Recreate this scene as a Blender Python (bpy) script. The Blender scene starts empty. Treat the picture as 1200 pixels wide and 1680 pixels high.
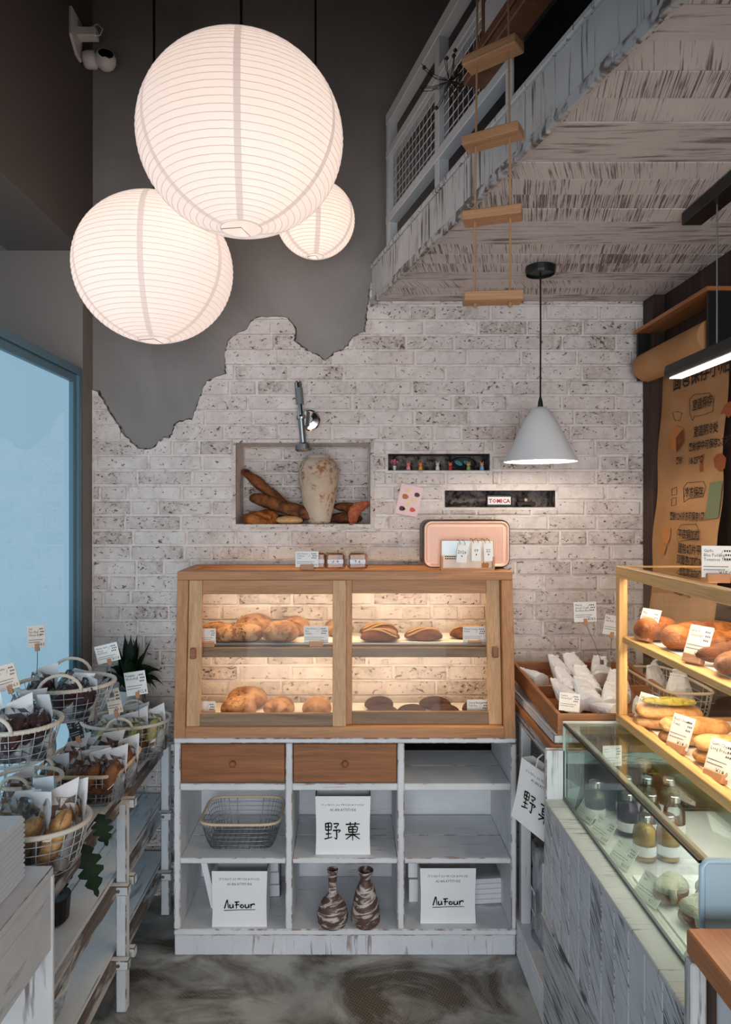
import bpy, bmesh, math, random
from math import sin, cos, pi, sqrt, radians, atan2, hypot, floor
from mathutils import Vector, Matrix, noise

# ------------------------------------------------------------------ camera, world, light, exposure
SC = bpy.context.scene
COL = SC.collection
D = bpy.data
EYE = 1.645            # camera height above the floor
W = 2.91               # the plastered back wall
cam = D.cameras.new('camera')
cam.sensor_fit = 'VERTICAL'; cam.sensor_height = 36.0; cam.lens = 24.0
cam.shift_x = (600 - 573) / 1680; cam.shift_y = -(840 - 833) / 1680
cam.clip_start = 0.02
camo = D.objects.new('camera', cam); COL.objects.link(camo)
camo.location = (0, 0, EYE); camo.rotation_euler = (pi / 2, 0, 0)
SC.camera = camo
vs = SC.view_settings
vs.view_transform = 'Standard'; vs.look = 'None'; vs.gamma = 1.0; vs.use_curve_mapping = False
vs.exposure = 0.0
SC.cycles.max_bounces = 8; SC.cycles.diffuse_bounces = 4; SC.cycles.glossy_bounces = 4; SC.cycles.transparent_max_bounces = 32

world = D.worlds.new('world'); SC.world = world; world.use_nodes = True
world.node_tree.nodes['Background'].inputs[0].default_value = (0.76, 0.87, 1.0, 1)
world.node_tree.nodes['Background'].inputs[1].default_value = 0.6

def area(name, loc, rot, sx, sy, power, col, spread=pi, parent=None):
    l = D.lights.new(name, 'AREA'); l.shape = 'RECTANGLE'; l.size = sx; l.size_y = sy
    l.energy = power; l.color = col; l.spread = spread
    o = D.objects.new(name, l); COL.objects.link(o); o.location = loc; o.rotation_euler = rot
    if parent: o.parent = parent
    return o
def point(name, loc, power, col, r=0.03, parent=None):
    l = D.lights.new(name, 'POINT'); l.energy = power; l.color = col; l.shadow_soft_size = r
    o = D.objects.new(name, l); COL.objects.link(o); o.location = loc
    if parent: o.parent = parent
    return o
# daylight through the open shopfront behind the viewer
area('shopfront_daylight', (-0.1, -2.35, 1.25), (radians(90), 0, 0), 2.3, 2.2, 108, (0.92, 0.96, 1.0))

# ------------------------------------------------------------------ helpers
RND = random.Random(11)
def P(x, y, Y):
    return Vector(((x - 573) * Y / 1120, Y, EYE - (y - 833) * Y / 1120))
def PX(x, Y): return (x - 573) * Y / 1120
def PZ(y, Y): return EYE - (y - 833) * Y / 1120

def tag(o, label=None, cat=None, group=None, kind=None):
    if label: o['label'] = label
    if cat: o['category'] = cat
    if group: o['group'] = group
    if kind: o['kind'] = kind
    return o
def thing(name, label, cat, loc=(0, 0, 0), rz=0, group=None, rot=None):
    o = D.objects.new(name, None); COL.objects.link(o); o.empty_display_size = 0.05
    o.location = loc; o.rotation_euler = rot if rot else (0, 0, rz)
    return tag(o, label, cat, group)
def obj(name, me, parent=None, loc=(0, 0, 0), rot=(0, 0, 0), scale=(1, 1, 1)):
    o = D.objects.new(name, me); COL.objects.link(o)
    o.location = loc; o.rotation_euler = rot; o.scale = scale
    if parent: o.parent = parent
    return o
def copy_tree(o, parent=None):
    c = o.copy(); COL.objects.link(c); c.parent = parent
    for ch in [x for x in COL.objects if x.parent == o]:
        copy_tree(ch, c)
    return c
KIDS = {}
def place(o, loc, rot=None, scale=None):
    o.location = loc
    if rot is not None: o.rotation_euler = rot
    if scale is not None: o.scale = (scale,) * 3 if isinstance(scale, (int, float)) else scale
    return o

def T(x=0, y=0, z=0): return Matrix.Translation((x, y, z))
def RX(a): return Matrix.Rotation(a, 4, 'X')
def RY(a): return Matrix.Rotation(a, 4, 'Y')
def RZ(a): return Matrix.Rotation(a, 4, 'Z')
def SCL(x, y, z): return Matrix.Diagonal((x, y, z, 1))

class MB:
    def __init__(s): s.v = []; s.f = []; s.m = []
    def add(s, vs_, fs, mi=0, M=None):
        n = len(s.v)
        s.v += [tuple(M @ Vector(v)) if M else tuple(v) for v in vs_]
        s.f += [tuple(i + n for i in f) for f in fs]; s.m += [mi] * len(fs); return s
    def hexa(s, p, mi=0, M=None):   # p: 4 bottom then 4 top, counter-clockwise
        return s.add(p, [(3, 2, 1, 0), (4, 5, 6, 7), (0, 1, 5, 4), (1, 2, 6, 5), (2, 3, 7, 6), (3, 0, 4, 7)], mi, M)
    def box(s, x0, x1, y0, y1, z0, z1, mi=0, M=None):
        return s.hexa([(x0, y0, z0), (x1, y0, z0), (x1, y1, z0), (x0, y1, z0), (x0, y0, z1), (x1, y0, z1), (x1, y1, z1), (x0, y1, z1)], mi, M)
    def bar(s, a, b, w, h, up=(0, 0, 1), mi=0):
        a, b = Vector(a), Vector(b); d = (b - a).normalized(); u = Vector(up)
        sd = d.cross(u); sd = sd.normalized() if sd.length > 1e-6 else Vector((1, 0, 0)); u = sd.cross(d)
        q = [sd * (-w / 2) + u * (-h / 2), sd * (w / 2) + u * (-h / 2), sd * (w / 2) + u * (h / 2), sd * (-w / 2) + u * (h / 2)]
        return s.hexa([a + k for k in q] + [b + k for k in q], mi)
    def tube(s, pts, r, n=6, closed=False, mi=0, M=None, cap=True):
        pts = [Vector(p) for p in pts]; k = len(pts)
        rr = r if isinstance(r, (list, tuple)) else [r] * k
        vs_, fs = [], []; prev = None
        for i, p in enumerate(pts):
            if closed: t = pts[(i + 1) % k] - pts[i - 1]
            else: t = pts[min(i + 1, k - 1)] - pts[max(i - 1, 0)]
            t = t.normalized() if t.length > 1e-9 else Vector((0, 0, 1))
            if prev is None:
                a = Vector((0, 0, 1)) if abs(t.z) < 0.9 else Vector((1, 0, 0))
                u = t.cross(a).normalized()
            else:
                u = prev - t * prev.dot(t); u = u.normalized() if u.length > 1e-6 else t.orthogonal().normalized()
            prev = u; w = t.cross(u)
            for j in range(n):
                an = 2 * pi * j / n
                vs_.append(p + (u * cos(an) + w * sin(an)) * rr[i])
        for i in range(k if closed else k - 1):
            for j in range(n):
                a, b = i * n + j, i * n + (j + 1) % n; i2 = (i + 1) % k
                fs.append((a, b, i2 * n + (j + 1) % n, i2 * n + j))
        if cap and not closed:
            fs.append(tuple(range(n - 1, -1, -1))); fs.append(tuple((k - 1) * n + j for j in range(n)))
        return s.add(vs_, fs, mi, M)
    def lathe(s, prof, n=24, M=None, mi=0, cap=(False, False)):
        vs_ = [(r * cos(2 * pi * j / n), r * sin(2 * pi * j / n), z) for r, z in prof for j in range(n)]
        fs = [(i * n + j, i * n + (j + 1) % n, (i + 1) * n + (j + 1) % n, (i + 1) * n + j) for i in range(len(prof) - 1) for j in range(n)]
        if cap[0]: fs.append(tuple(range(n - 1, -1, -1)))
        if cap[1]: fs.append(tuple((len(prof) - 1) * n + j for j in range(n)))
        return s.add(vs_, fs, mi, M)
    def loft(s, rings, mi=0, M=None, cap=True, closed=True):
        n = len(rings[0]); vs_ = [p for r in rings for p in r]; m = n if closed else n - 1
        fs = [(i * n + j, i * n + (j + 1) % n, (i + 1) * n + (j + 1) % n, (i + 1) * n + j) for i in range(len(rings) - 1) for j in range(m)]
        if cap and closed:
            fs.append(tuple(range(n - 1, -1, -1))); fs.append(tuple((len(rings) - 1) * n + j for j in range(n)))
        return s.add(vs_, fs, mi, M)
    def prism(s, poly, d0, d1, M=None, mi=0):      # polygon in local x,z, extruded along y from d0 to d1
        k = len(poly)
        vs_ = [(x, d0, z) for x, z in poly] + [(x, d1, z) for x, z in poly]
        fs = [tuple(range(k)), tuple(range(2 * k - 1, k - 1, -1))] + [((i + 1) % k, i, k + i, k + (i + 1) % k) for i in range(k)]
        return s.add(vs_, fs, mi, M)
    def mesh(s, name, mats, smooth=False, bev=0, seg=1, worn=False, fix=False):
        me = D.meshes.new(name); me.from_pydata(s.v, [], s.f)
        mats = mats if isinstance(mats, (list, tuple)) else [mats]
        for m in mats: me.materials.append(MAT(m) if isinstance(m, str) else m)
        for p, mi in zip(me.polygons, s.m): p.material_index = mi
        if bev or fix:
            bm = bmesh.new(); bm.from_mesh(me)
            if fix: bmesh.ops.recalc_face_normals(bm, faces=bm.faces)
            if bev:
                r = bmesh.ops.bevel(bm, geom=list(bm.edges), offset=bev, segments=seg, affect='EDGES', profile=0.5, clamp_overlap=True)
                if worn:
                    for f in r['faces']: f.material_index = len(mats) - 1
            bm.to_mesh(me); bm.free()
        if smooth:
            for p in me.polygons: p.use_smooth = True
        me.update(); return me
    def build(s, name, mats, parent=None, loc=(0, 0, 0), rot=(0, 0, 0), **k):
        return obj(name, s.mesh(name, mats, **k), parent, loc, rot)

# ------------------------------------------------------------------ materials
MATS = {}
def MAT(name):
    if name not in MATS: raise KeyError(name)
    return MATS[name]
def rgb(h):   # sRGB 0-255 tuple to linear
    return tuple(((c / 255) / 12.92 if c / 255 <= 0.04045 else ((c / 255 + 0.055) / 1.055) ** 2.4) for c in h) + (1,)
class NT:
    def __init__(s, name, col=(0.5, 0.5, 0.5, 1), rough=0.6, metal=0.0, spec=0.5):
        m = D.materials.new(name); m.use_nodes = True; MATS[name] = m; s.m = m; s.t = m.node_tree
        s.b = s.t.nodes['Principled BSDF']; s.o = s.t.nodes['Material Output']
        s.set('Base Color', col); s.set('Roughness', rough); s.set('Metallic', metal); s.set('Specular IOR Level', spec)
    def set(s, k, v):
        if isinstance(v, bpy.types.NodeSocket): s.t.links.new(v, s.b.inputs[k])
        else: s.b.inputs[k].default_value = v
        return s
    def n(s, typ, **inp):
        nd = s.t.nodes.new(typ)
        for k, v in inp.items():
            if k in nd.inputs.keys() or k.replace('_', ' ') in nd.inputs.keys():
                k2 = k if k in nd.inputs.keys() else k.replace('_', ' ')
                if isinstance(v, bpy.types.NodeSocket): s.t.links.new(v, nd.inputs[k2])
                else: nd.inputs[k2].default_value = v
            else: setattr(nd, k, v)
        return nd
    def co(s, scale=(1, 1, 1), rot=(0, 0, 0), kind='Object', rand=0.0):
        v = s.n('ShaderNodeTexCoord').outputs[kind]
        if rand:
            r = s.n('ShaderNodeObjectInfo').outputs['Random']
            ml = s.n('ShaderNodeMath', operation='MULTIPLY'); s.t.links.new(r, ml.inputs[0]); ml.inputs[1].default_value = rand
            ad = s.n('ShaderNodeVectorMath', operation='ADD'); s.t.links.new(v, ad.inputs[0]); s.t.links.new(ml.outputs[0], ad.inputs[1]); v = ad.outputs[0]
        if any(rot): v = s.n('ShaderNodeMapping', Vector=v, Rotation=rot).outputs[0]      # turn first, stretch after
        return s.n('ShaderNodeMapping', Vector=v, Scale=scale).outputs[0]
    def noise(s, vec, scale=5, detail=4, rough=0.55, dist=0.0):
        return s.n('ShaderNodeTexNoise', Vector=vec, Scale=scale, Detail=detail, Roughness=rough, Distortion=dist).outputs['Fac']
    def ramp(s, fac, stops, interp='LINEAR'):
        nd = s.n('ShaderNodeValToRGB'); s.t.links.new(fac, nd.inputs[0]); cr = nd.color_ramp; cr.interpolation = interp
        while len(cr.elements) < len(stops): cr.elements.new(0.5)
        for e, (p, c) in zip(cr.elements, stops):
            e.position = p; e.color = c if isinstance(c, tuple) else (c, c, c, 1)
        return nd.outputs[0]
    def mix(s, fac, a, b, mode='MIX'):
        nd = s.n('ShaderNodeMix', data_type='RGBA', blend_type=mode)
        for i, v in ((0, fac), (6, a), (7, b)):
            if isinstance(v, bpy.types.NodeSocket): s.t.links.new(v, nd.inputs[i])
            else: nd.inputs[i].default_value = v
        return nd.outputs[2]
    def math(s, op, a, b=0.0):
        nd = s.n('ShaderNodeMath', operation=op)
        for i, v in ((0, a), (1, b)):
            if isinstance(v, bpy.types.NodeSocket): s.t.links.new(v, nd.inputs[i])
            else: nd.inputs[i].default_value = v
        return nd.outputs[0]
    def bump(s, h, strength=0.3, dist=0.01):
        s.set('Normal', s.n('ShaderNodeBump', Height=h, Strength=strength, Distance=dist).outputs[0]); return s
    def rand(s): return s.n('ShaderNodeObjectInfo').outputs['Random']
    def out(s, sh): s.t.links.new(sh, s.o.inputs['Surface']); return s

def plain(name, c, rough=0.6, metal=0.0, spec=0.5): return NT(name, rgb(c), rough, metal, spec)
def emit(name, c, strength):
    m = NT(name); e = m.n('ShaderNodeEmission', Color=rgb(c), Strength=strength); m.out(e.outputs[0]); return m
def wood(name, dark, light, axis='x', rough=0.5, fine=1.0, rand=7.0):
    sc = {'x': (2, 26, 26), 'y': (26, 2, 26), 'z': (26, 26, 2)}[axis]
    sf = {'x': (8, 220, 220), 'y': (220, 8, 220), 'z': (220, 220, 8)}[axis]
    m = NT(name, rough=rough); g = m.noise(m.co(sc, rand=rand), 1.0, 5, 0.6, 1.2); f = m.noise(m.co(sf, rand=rand), fine, 2, 0.5)
    c = m.ramp(g, [(0.25, rgb(dark)), (0.7, rgb(light))]); k = m.ramp(f, [(0.35, 0.72), (0.6, 1.0)])
    m.set('Base Color', m.mix(0.7, c, k, 'MULTIPLY')); m.bump(f, 0.12, 0.002); return m
def whitewash(name, rot=(0, 0, 0), scale=(300, 8, 8), white=(214, 212, 212), dark=(58, 44, 40), lo=0.36, hi=0.46, patch=1.0, rand=9.0, tint=None):
    m = NT(name, rough=0.7)
    st = m.noise(m.co(scale, rot, rand=rand), 1.0, 3, 0.6, 0.4)
    pa = m.noise(m.co((3, 3, 3), rand=rand), patch, 4, 0.6)
    sm = m.math('ADD', st, m.math('MULTIPLY', m.math('SUBTRACT', pa, 0.5), 0.55))
    k = m.ramp(sm, [(lo, 1.0), (hi, 0.0)])
    w2 = tuple(int(c * 0.86) for c in white)
    base = m.mix(m.noise(m.co((5, 5, 5), rand=rand), 2.2, 5), rgb(w2), rgb(white))
    m.set('Base Color', m.mix(m.math('MULTIPLY', k, 0.85), base, rgb(dark)))
    m.bump(st, 0.25, 0.003); return m
def glassy(name, tint=(1, 1, 1, 1), refl=1.0, rough=0.0, base=0.0):
    m = NT(name); tr = m.n('ShaderNodeBsdfTransparent', Color=tint); gl = m.n('ShaderNodeBsdfGlossy', Roughness=rough)
    fr = m.n('ShaderNodeFresnel', IOR=1.45).outputs[0]
    f = m.math('ADD', m.math('MULTIPLY', fr, refl), base)
    mx = m.n('ShaderNodeMixShader'); m.t.links.new(f, mx.inputs[0]); m.t.links.new(tr.outputs[0], mx.inputs[1]); m.t.links.new(gl.outputs[0], mx.inputs[2])
    m.out(mx.outputs[0]); return m
def crust(name, dark, light, scale=9, spots=None, rough=0.55, lo=0.34, hi=0.62, spec=0.35):
    scale = scale * 2.2
    m = NT(name, rough=rough, spec=spec); v = m.co(rand=13.0)
    g = m.noise(v, scale, 5, 0.6, 0.5); c = m.ramp(g, [(lo, rgb(dark)), (hi, rgb(light))])
    if spots:
        s2 = m.ramp(m.noise(v, scale * 3, 2), [(0.62, 0.0), (0.67, 1.0)]); c = m.mix(s2, c, rgb(spots))
    m.set('Base Color', c); m.bump(m.math('ADD', m.noise(v, scale * 12, 4), m.math('MULTIPLY', m.noise(v, scale * 2, 4), 2.0)), 0.6, 0.006); return m

def init_materials():
    # grey plaster
    m = NT('plaster', rough=0.75); v = m.co(kind='Object')
    c = m.ramp(m.noise(v, 1.6, 6, 0.6, 0.6), [(0.3, rgb((122, 118, 116))), (0.7, rgb((150, 145, 142)))])
    m.set('Base Color', c).bump(m.noise(v, 9, 6), 0.12, 0.01)
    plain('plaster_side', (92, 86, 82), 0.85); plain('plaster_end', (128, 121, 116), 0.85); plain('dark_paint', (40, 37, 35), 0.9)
    m = NT('wood_wall', rough=0.8); v = m.co((20, 20, 1.2))
    m.set('Base Color', m.ramp(m.noise(v, 1, 5, 0.6, 1), [(0.3, rgb((34, 21, 16))), (0.7, rgb((72, 47, 35)))]))
    # whitewashed brick: white paint over pitted red-brown brick, colour differs from brick to brick
    m = NT('brick', rough=0.85, spec=0.2); v = m.co(rand=37.0); r = m.rand()
    cl = m.noise(v, 14, 5, 0.62, 0.3); pit = m.noise(m.co((1, 1, 1.5), rand=37.0), 62, 3, 0.62, 0.6); big = m.noise(v, 7, 3, 0.5)
    wear = m.math('ADD', m.math('MULTIPLY', r, 0.5), m.math('MULTIPLY', m.math('SUBTRACT', big, 0.5), 1.7))
    white = m.ramp(cl, [(0.3, rgb((204, 192, 187))), (0.65, rgb((230, 222, 218)))])
    pale = m.ramp(m.noise(v, 34, 5, 0.68, 0.5), [(0.36, rgb((152, 137, 130))), (0.60, rgb((208, 196, 190)))])
    c = m.mix(m.ramp(wear, [(0.12, 0.0), (0.6, 0.8)]), white, pale)
    th = m.math('SUBTRACT', pit, m.math('MULTIPLY', wear, 0.10))
    k = m.ramp(th, [(0.322, 1.0), (0.36, 0.0)])
    dk = m.mix(m.noise(v, 20, 2), rgb((66, 50, 46)), rgb((116, 88, 80)))
    m.set('Base Color', m.mix(m.math('MULTIPLY', k, 0.9), c, dk))
    h = m.math('SUBTRACT', m.math('MULTIPLY', m.noise(v, 30, 5, 0.65), 0.6), m.math('MULTIPLY', k, 0.5)); m.bump(h, 0.55, 0.008)
    m = NT('mortar', rough=0.9, spec=0.2); v = m.co()
    m.set('Base Color', m.ramp(m.noise(v, 26, 5, 0.6), [(0.30, rgb((190, 178, 172))), (0.5, rgb((228, 219, 214)))])).bump(m.noise(v, 60, 4), 0.5, 0.006)
    m = NT('slot_lining', rough=0.9, spec=0.1); v = m.co()
    m.set('Base Color', m.ramp(m.noise(v, 30, 5, 0.65), [(0.38, rgb((48, 41, 39))), (0.6, rgb((140, 129, 124)))]))
    m = NT('broken_edge', rough=0.95, spec=0.1); v = m.co()
    m.set('Base Color', m.ramp(m.noise(v, 60, 4), [(0.4, rgb((66, 55, 51))), (0.62, rgb((150, 138, 132)))])).bump(m.noise(v, 90, 4), 0.8, 0.01)
    # concrete floor with combed brown wear
    m = NT('floor', rough=0.42, spec=0.4); v = m.co()
    pa = m.noise(m.co((1.1, 1.6, 1)), 2.2, 6, 0.62, 1.2)
    comb = m.n('ShaderNodeTexWave', Vector=m.co((1, 1, 1), (0, 0, 0.5)), Scale=34.0, Distortion=3.0, Detail=2.0).outputs['Fac']
    comb2 = m.n('ShaderNodeTexWave', Vector=m.co((1, 1, 1), (0, 0, -0.9)), Scale=30.0, Distortion=4.0, Detail=2.0).outputs['Fac']
    cm = m.math('MULTIPLY', comb, comb2)
    grey = m.ramp(m.noise(v, 3.5, 5), [(0.3, rgb((146, 147, 145))), (0.7, rgb((180, 180, 176)))])
    brown = m.mix(cm, rgb((74, 65, 55)), rgb((118, 107, 93)))
    m.set('Base Color', m.mix(m.ramp(pa, [(0.40, 0.0), (0.58, 1.0)]), grey, brown))
    m.set('Roughness', m.ramp(pa, [(0.35, 0.35), (0.6, 0.6)])).bump(cm, 0.15, 0.003)
    # painted and bare woods
    whitewash('loft_plank', (0, 0, 0.25), (260, 5, 5), white=(222, 211, 207), dark=(70, 52, 46), lo=0.38, hi=0.48)
    whitewash('loft_plank_b', (0, 0, 0.42), (220, 5, 5), white=(222, 211, 207), dark=(84, 66, 60), lo=0.34, hi=0.45)
    whitewash('loft_plank_c', (0, 0, 0.05), (6, 70, 5), white=(214, 204, 200), dark=(84, 66, 60), lo=0.32, hi=0.5)
    whitewash('fascia_wood', (0, 0, 0), (90, 90, 4), white=(206, 206, 206), dark=(60, 50, 46), lo=0.33, hi=0.43)
    whitewash('counter_plank', (0.85, 0, 0), (7, 190, 9), white=(214, 219, 226), dark=(66, 60, 60), lo=0.37, hi=0.46)
    whitewash('counter_plank_b', (1.05, 0, 0), (7, 190, 9), white=(214, 219, 226), dark=(56, 50, 52), lo=0.36, hi=0.46)
    whitewash('counter_rail', (0, 0, 0), (30, 6, 190), white=(196, 200, 206), dark=(52, 46, 48), lo=0.40, hi=0.5)
    whitewash('counter_ledge', (0, 0, 0.0), (5, 170, 8), white=(212, 212, 212), dark=(70, 60, 58), lo=0.36, hi=0.45)
    whitewash('cab_white', (0, 0, 0), (3, 60, 60), white=(233, 236, 240), dark=(140, 118, 106), lo=0.25, hi=0.36)
    whitewash('cab_white_v', (0, 0, 0), (60, 60, 3), white=(233, 236, 240), dark=(140, 118, 106), lo=0.25, hi=0.36)
    whitewash('cab_plinth', (0, 0, 0), (70, 70, 5), white=(226, 229, 234), dark=(140, 120, 110), lo=0.30, hi=0.40)
    whitewash('cab_edge', (0, 0, 0), (22, 22, 22), white=(226, 224, 224), dark=(140, 98, 76), lo=0.40, hi=0.53)
    whitewash('rack_white', (0, 0, 0), (30, 4, 30), white=(226, 228, 231), dark=(120, 100, 90), lo=0.25, hi=0.38)
    whitewash('rack_white_v', (0, 0, 0), (40, 40, 4), white=(226, 228, 231), dark=(110, 90, 80), lo=0.25, hi=0.38)
    whitewash('rack_edge', (0, 0, 0), (25, 5, 25), white=(196, 194, 194), dark=(74, 56, 46), lo=0.44, hi=0.56)
    wood('oak', (160, 104, 62), (202, 146, 96), 'x'); wood('oak_v', (164, 108, 64), (204, 150, 100), 'z'); wood('oak_y', (160, 104, 62), (202, 146, 96), 'y')
    wood('oak_pale_v', (190, 142, 96), (218, 174, 126), 'z'); wood('oak_grey', (112, 88, 68), (156, 126, 98), 'x', 0.6)
    wood('oak_brown', (122, 72, 38), (170, 108, 62), 'x'); wood('pine_y', (210, 160, 98), (236, 192, 130), 'y'); wood('pine_z', (206, 156, 96), (234, 190, 130), 'z'); wood('pine_x', (210, 160, 98), (236, 192, 130), 'x')
    wood('tray_wood', (146, 88, 48), (186, 124, 76), 'y', 0.5); wood('tray_wood_x', (138, 90, 58), (172, 120, 82), 'x', 0.5)
    wood('counter_top', (164, 102, 60), (186, 122, 78), 'y', 0.4); wood('rung', (168, 118, 80), (196, 146, 106), 'x', 0.6); wood('brown_mould', (92, 58, 40), (128, 84, 58), 'y', 0.6); wood('dark_post', (38, 22, 16), (70, 44, 32), 'z', 0.7)
    plain('clip_wood', (186, 138, 104), 0.6)
    # metals, plastics, paper
    plain('black', (14, 13, 13), 0.45); plain('black_matte', (9, 9, 9), 0.9, spec=0.1); plain('rail_white', (196, 200, 204), 0.45)
    plain('wire', (150, 154, 158), 0.35, 0.9); plain('wire_white', (196, 198, 200), 0.4, 0.3); plain('chrome', (205, 206, 208), 0.12, 1.0); plain('steel', (150, 152, 152), 0.35, 1.0); plain('grip', (120, 124, 126), 0.6, 0.3)
    plain('frame_lit_blue', (92, 128, 146), 0.4, 0.2); plain('white_plastic', (212, 210, 208), 0.4); plain('lens', (8, 8, 12), 0.08)  # window frame tone has the blue light on it painted in
    plain('white_enamel', (214, 215, 216), 0.35); plain('rope_cream', (222, 212, 196), 0.8); plain('rattan', (222, 200, 168), 0.6); plain('rope', (168, 128, 92), 0.9)
    plain('paper', (240, 240, 241), 0.7, spec=0.2); plain('card', (236, 235, 232), 0.55); plain('card_beige', (232, 214, 196), 0.6); plain('ink', (26, 24, 24), 0.8, spec=0.1); plain('ink_grey', (96, 92, 90), 0.8); plain('ink_white', (226, 226, 226), 0.8)
    plain('kraft_ink', (34, 22, 14), 0.8); plain('red_ink', (176, 30, 40), 0.6); plain('pink_card', (236, 202, 204), 0.6)
    m = NT('kraft', rough=0.85, spec=0.15); v = m.co(); m.set('Base Color', m.ramp(m.noise(v, 5, 5), [(0.3, rgb((168, 122, 80))), (0.7, rgb((190, 144, 100)))]))
    plain('kraft_bread', (190, 122, 60), 0.8); plain('kraft_bread_dark', (150, 78, 36), 0.8); plain('kraft_green', (112, 120, 84), 0.8)
    plain('rose_gold', (226, 184, 162), 0.45, 0.25); plain('rose_dark', (58, 34, 34), 0.4, 0.2)
    plain('ribbed_white', (216, 220, 226), 0.6)
    # ceramics
    m = NT('vase_stone', rough=0.6); v = m.co()
    st = m.ramp(m.math('MULTIPLY', m.ramp(m.noise(v, 55, 4, 0.7), [(0.44, 0.0), (0.54, 1.0)]), m.ramp(m.noise(v, 9, 4, 0.6, 0.8), [(0.48, 0.0), (0.56, 1.0)])), [(0.0, 0.0), (1.0, 1.0)])
    m.set('Base Color', m.mix(st, m.ramp(m.noise(v, 7, 3), [(0.3, rgb((190, 168, 144))), (0.7, rgb((212, 196, 178)))]), rgb((158, 104, 66)))).bump(st, 0.15, 0.003)
    m = NT('vase_brush', rough=0.55); v = m.co((10, 10, 46), (0.3, 0.15, 0))
    m.set('Base Color', m.ramp(m.noise(v, 1.0, 4, 0.6, 1.5), [(0.48, rgb((92, 66, 58))), (0.57, rgb((200, 190, 182)))]))
    m = NT('leaf', rough=0.5, spec=0.2); m.set('Base Color', m.ramp(m.noise(m.co(), 12, 3), [(0.3, rgb((14, 32, 20))), (0.7, rgb((30, 58, 34)))]))
    m = NT('leaf_dark', rough=0.6, spec=0.15); m.set('Base Color', m.ramp(m.noise(m.co(), 10, 3), [(0.3, rgb((12, 26, 14))), (0.7, rgb((32, 52, 26)))]))
    plain('soil', (40, 30, 24), 0.95); plain('twig', (58, 44, 38), 0.9)
    # breads
    crust('crust_round', (118, 70, 42), (196, 152, 112), 13, (78, 42, 28)); crust('crust_brown', (104, 56, 30), (172, 112, 70), 14)
    crust('crust_cocoa', (44, 26, 22), (86, 56, 46), 16); crust('crust_stick', (74, 42, 28), (136, 84, 56), 22); crust('crust_stripe', (190, 140, 92), (214, 172, 122), 22)
    crust('crust_gloss', (112, 52, 22), (190, 118, 62), 9, rough=0.28); crust('crust_pale', (204, 150, 92), (226, 184, 132), 12); crust('crust_dark', (66, 32, 20), (128, 74, 42), 12)
    crust('crust_croissant', (176, 78, 44), (216, 128, 84), 30); crust('crust_niche', (62, 30, 15), (146, 86, 42), 11); crust('crust_glaze', (120, 62, 22), (176, 106, 46), 10, rough=0.22)
    crust('crust_sand', (176, 118, 66), (222, 178, 122), 11); crust('pesto', (96, 112, 36), (182, 160, 74), 26); crust('cream', (186, 182, 160), (220, 216, 196), 14); crust('cream_yellow', (198, 178, 96), (222, 206, 140), 10); crust('bean', (48, 26, 28), (86, 48, 44), 14)
    plain('choc', (52, 36, 34), 0.5)
    for n_, c_ in (('juice_orange', (236, 190, 104)), ('juice_purple', (84, 56, 84)), ('juice_green', (92, 100, 60)), ('juice_amber', (150, 104, 74))): plain(n_, c_, 0.3)
    # see-through things
    glassy('glass', (0.98, 0.985, 0.98, 1), 0.14); glassy('glass_green', (0.88, 0.95, 0.93, 1), 0.5); glassy('bottle_glass', (0.95, 0.97, 0.96, 1), 1.0); glassy('wrap', (0.985, 0.985, 0.99, 1), 0.9, 0.10, 0.012)
    glassy('bag_clear', (0.92, 0.93, 0.95, 1), 1.5, 0.2, 0.06)
    # frosted blue daylight pane: glows with the day outside, mirrors the room a little
    m = NT('pane_blue'); e = m.n('ShaderNodeEmission', Color=rgb((166, 208, 232)), Strength=0.80); g = m.n('ShaderNodeBsdfGlossy', Roughness=0.06)
    f = m.math('ADD', m.math('MULTIPLY', m.n('ShaderNodeFresnel', IOR=1.5).outputs[0], 0.9), 0.06)
    mx = m.n('ShaderNodeMixShader'); m.t.links.new(f, mx.inputs[0]); m.t.links.new(e.outputs[0], mx.inputs[1]); m.t.links.new(g.outputs[0], mx.inputs[2]); m.out(mx.outputs[0])
    plain('end_panel_blue', (176, 206, 220), 0.25)
    # lamps
    def lamp_paper(name, c, s, tr):
        m = NT(name); t = m.n('ShaderNodeBsdfTranslucent', Color=(tr, tr * 0.95, tr * 0.9, 1)); d = m.n('ShaderNodeBsdfDiffuse', Color=rgb((236, 228, 224)))
        mx = m.n('ShaderNodeMixShader', Fac=0.5); m.t.links.new(d.outputs[0], mx.inputs[1]); m.t.links.new(t.outputs[0], mx.inputs[2])
        e = m.n('ShaderNodeEmission', Color=rgb(c), Strength=s); a = m.n('ShaderNodeAddShader'); m.t.links.new(mx.outputs[0], a.inputs[0]); m.t.links.new(e.outputs[0], a.inputs[1]); m.out(a.outputs[0])
    lamp_paper('lamp_paper', (250, 229, 223), 0.34, 0.75); lamp_paper('lamp_seam', (232, 212, 208), 0.33, 0.55); lamp_paper('lamp_rib', (226, 212, 208), 0.32, 0.5)
    emit('led_white', (255, 250, 246), 5.0); emit('led_warm', (255, 208, 140), 5.0); emit('bulb_warm', (255, 226, 180), 6.0)
    plain('acrylic_white', (228, 240, 246), 0.15)
init_materials()
# ------------------------------------------------------------------ the shell
def struct(name, mb, mats, parent=None, label=None, **k):
    o = mb.build(name, mats, parent, **k)
    if parent is None: o['kind'] = 'structure'
    if label: o['label'] = label
    return o
XL, XR, YF, ZC = -1.093, 1.30, -2.5, 4.4
def wx(x): return (x - 573) / 385.0
def wz(y): return EYE - (y - 833) / 385.0
NICHES = [(wx(388), wx(608), wz(860), wz(727), 0.20), (wx(637), wx(803), wz(772), wz(745), 0.11), (wx(730), wx(910), wz(832), wz(805), 0.11)]

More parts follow.
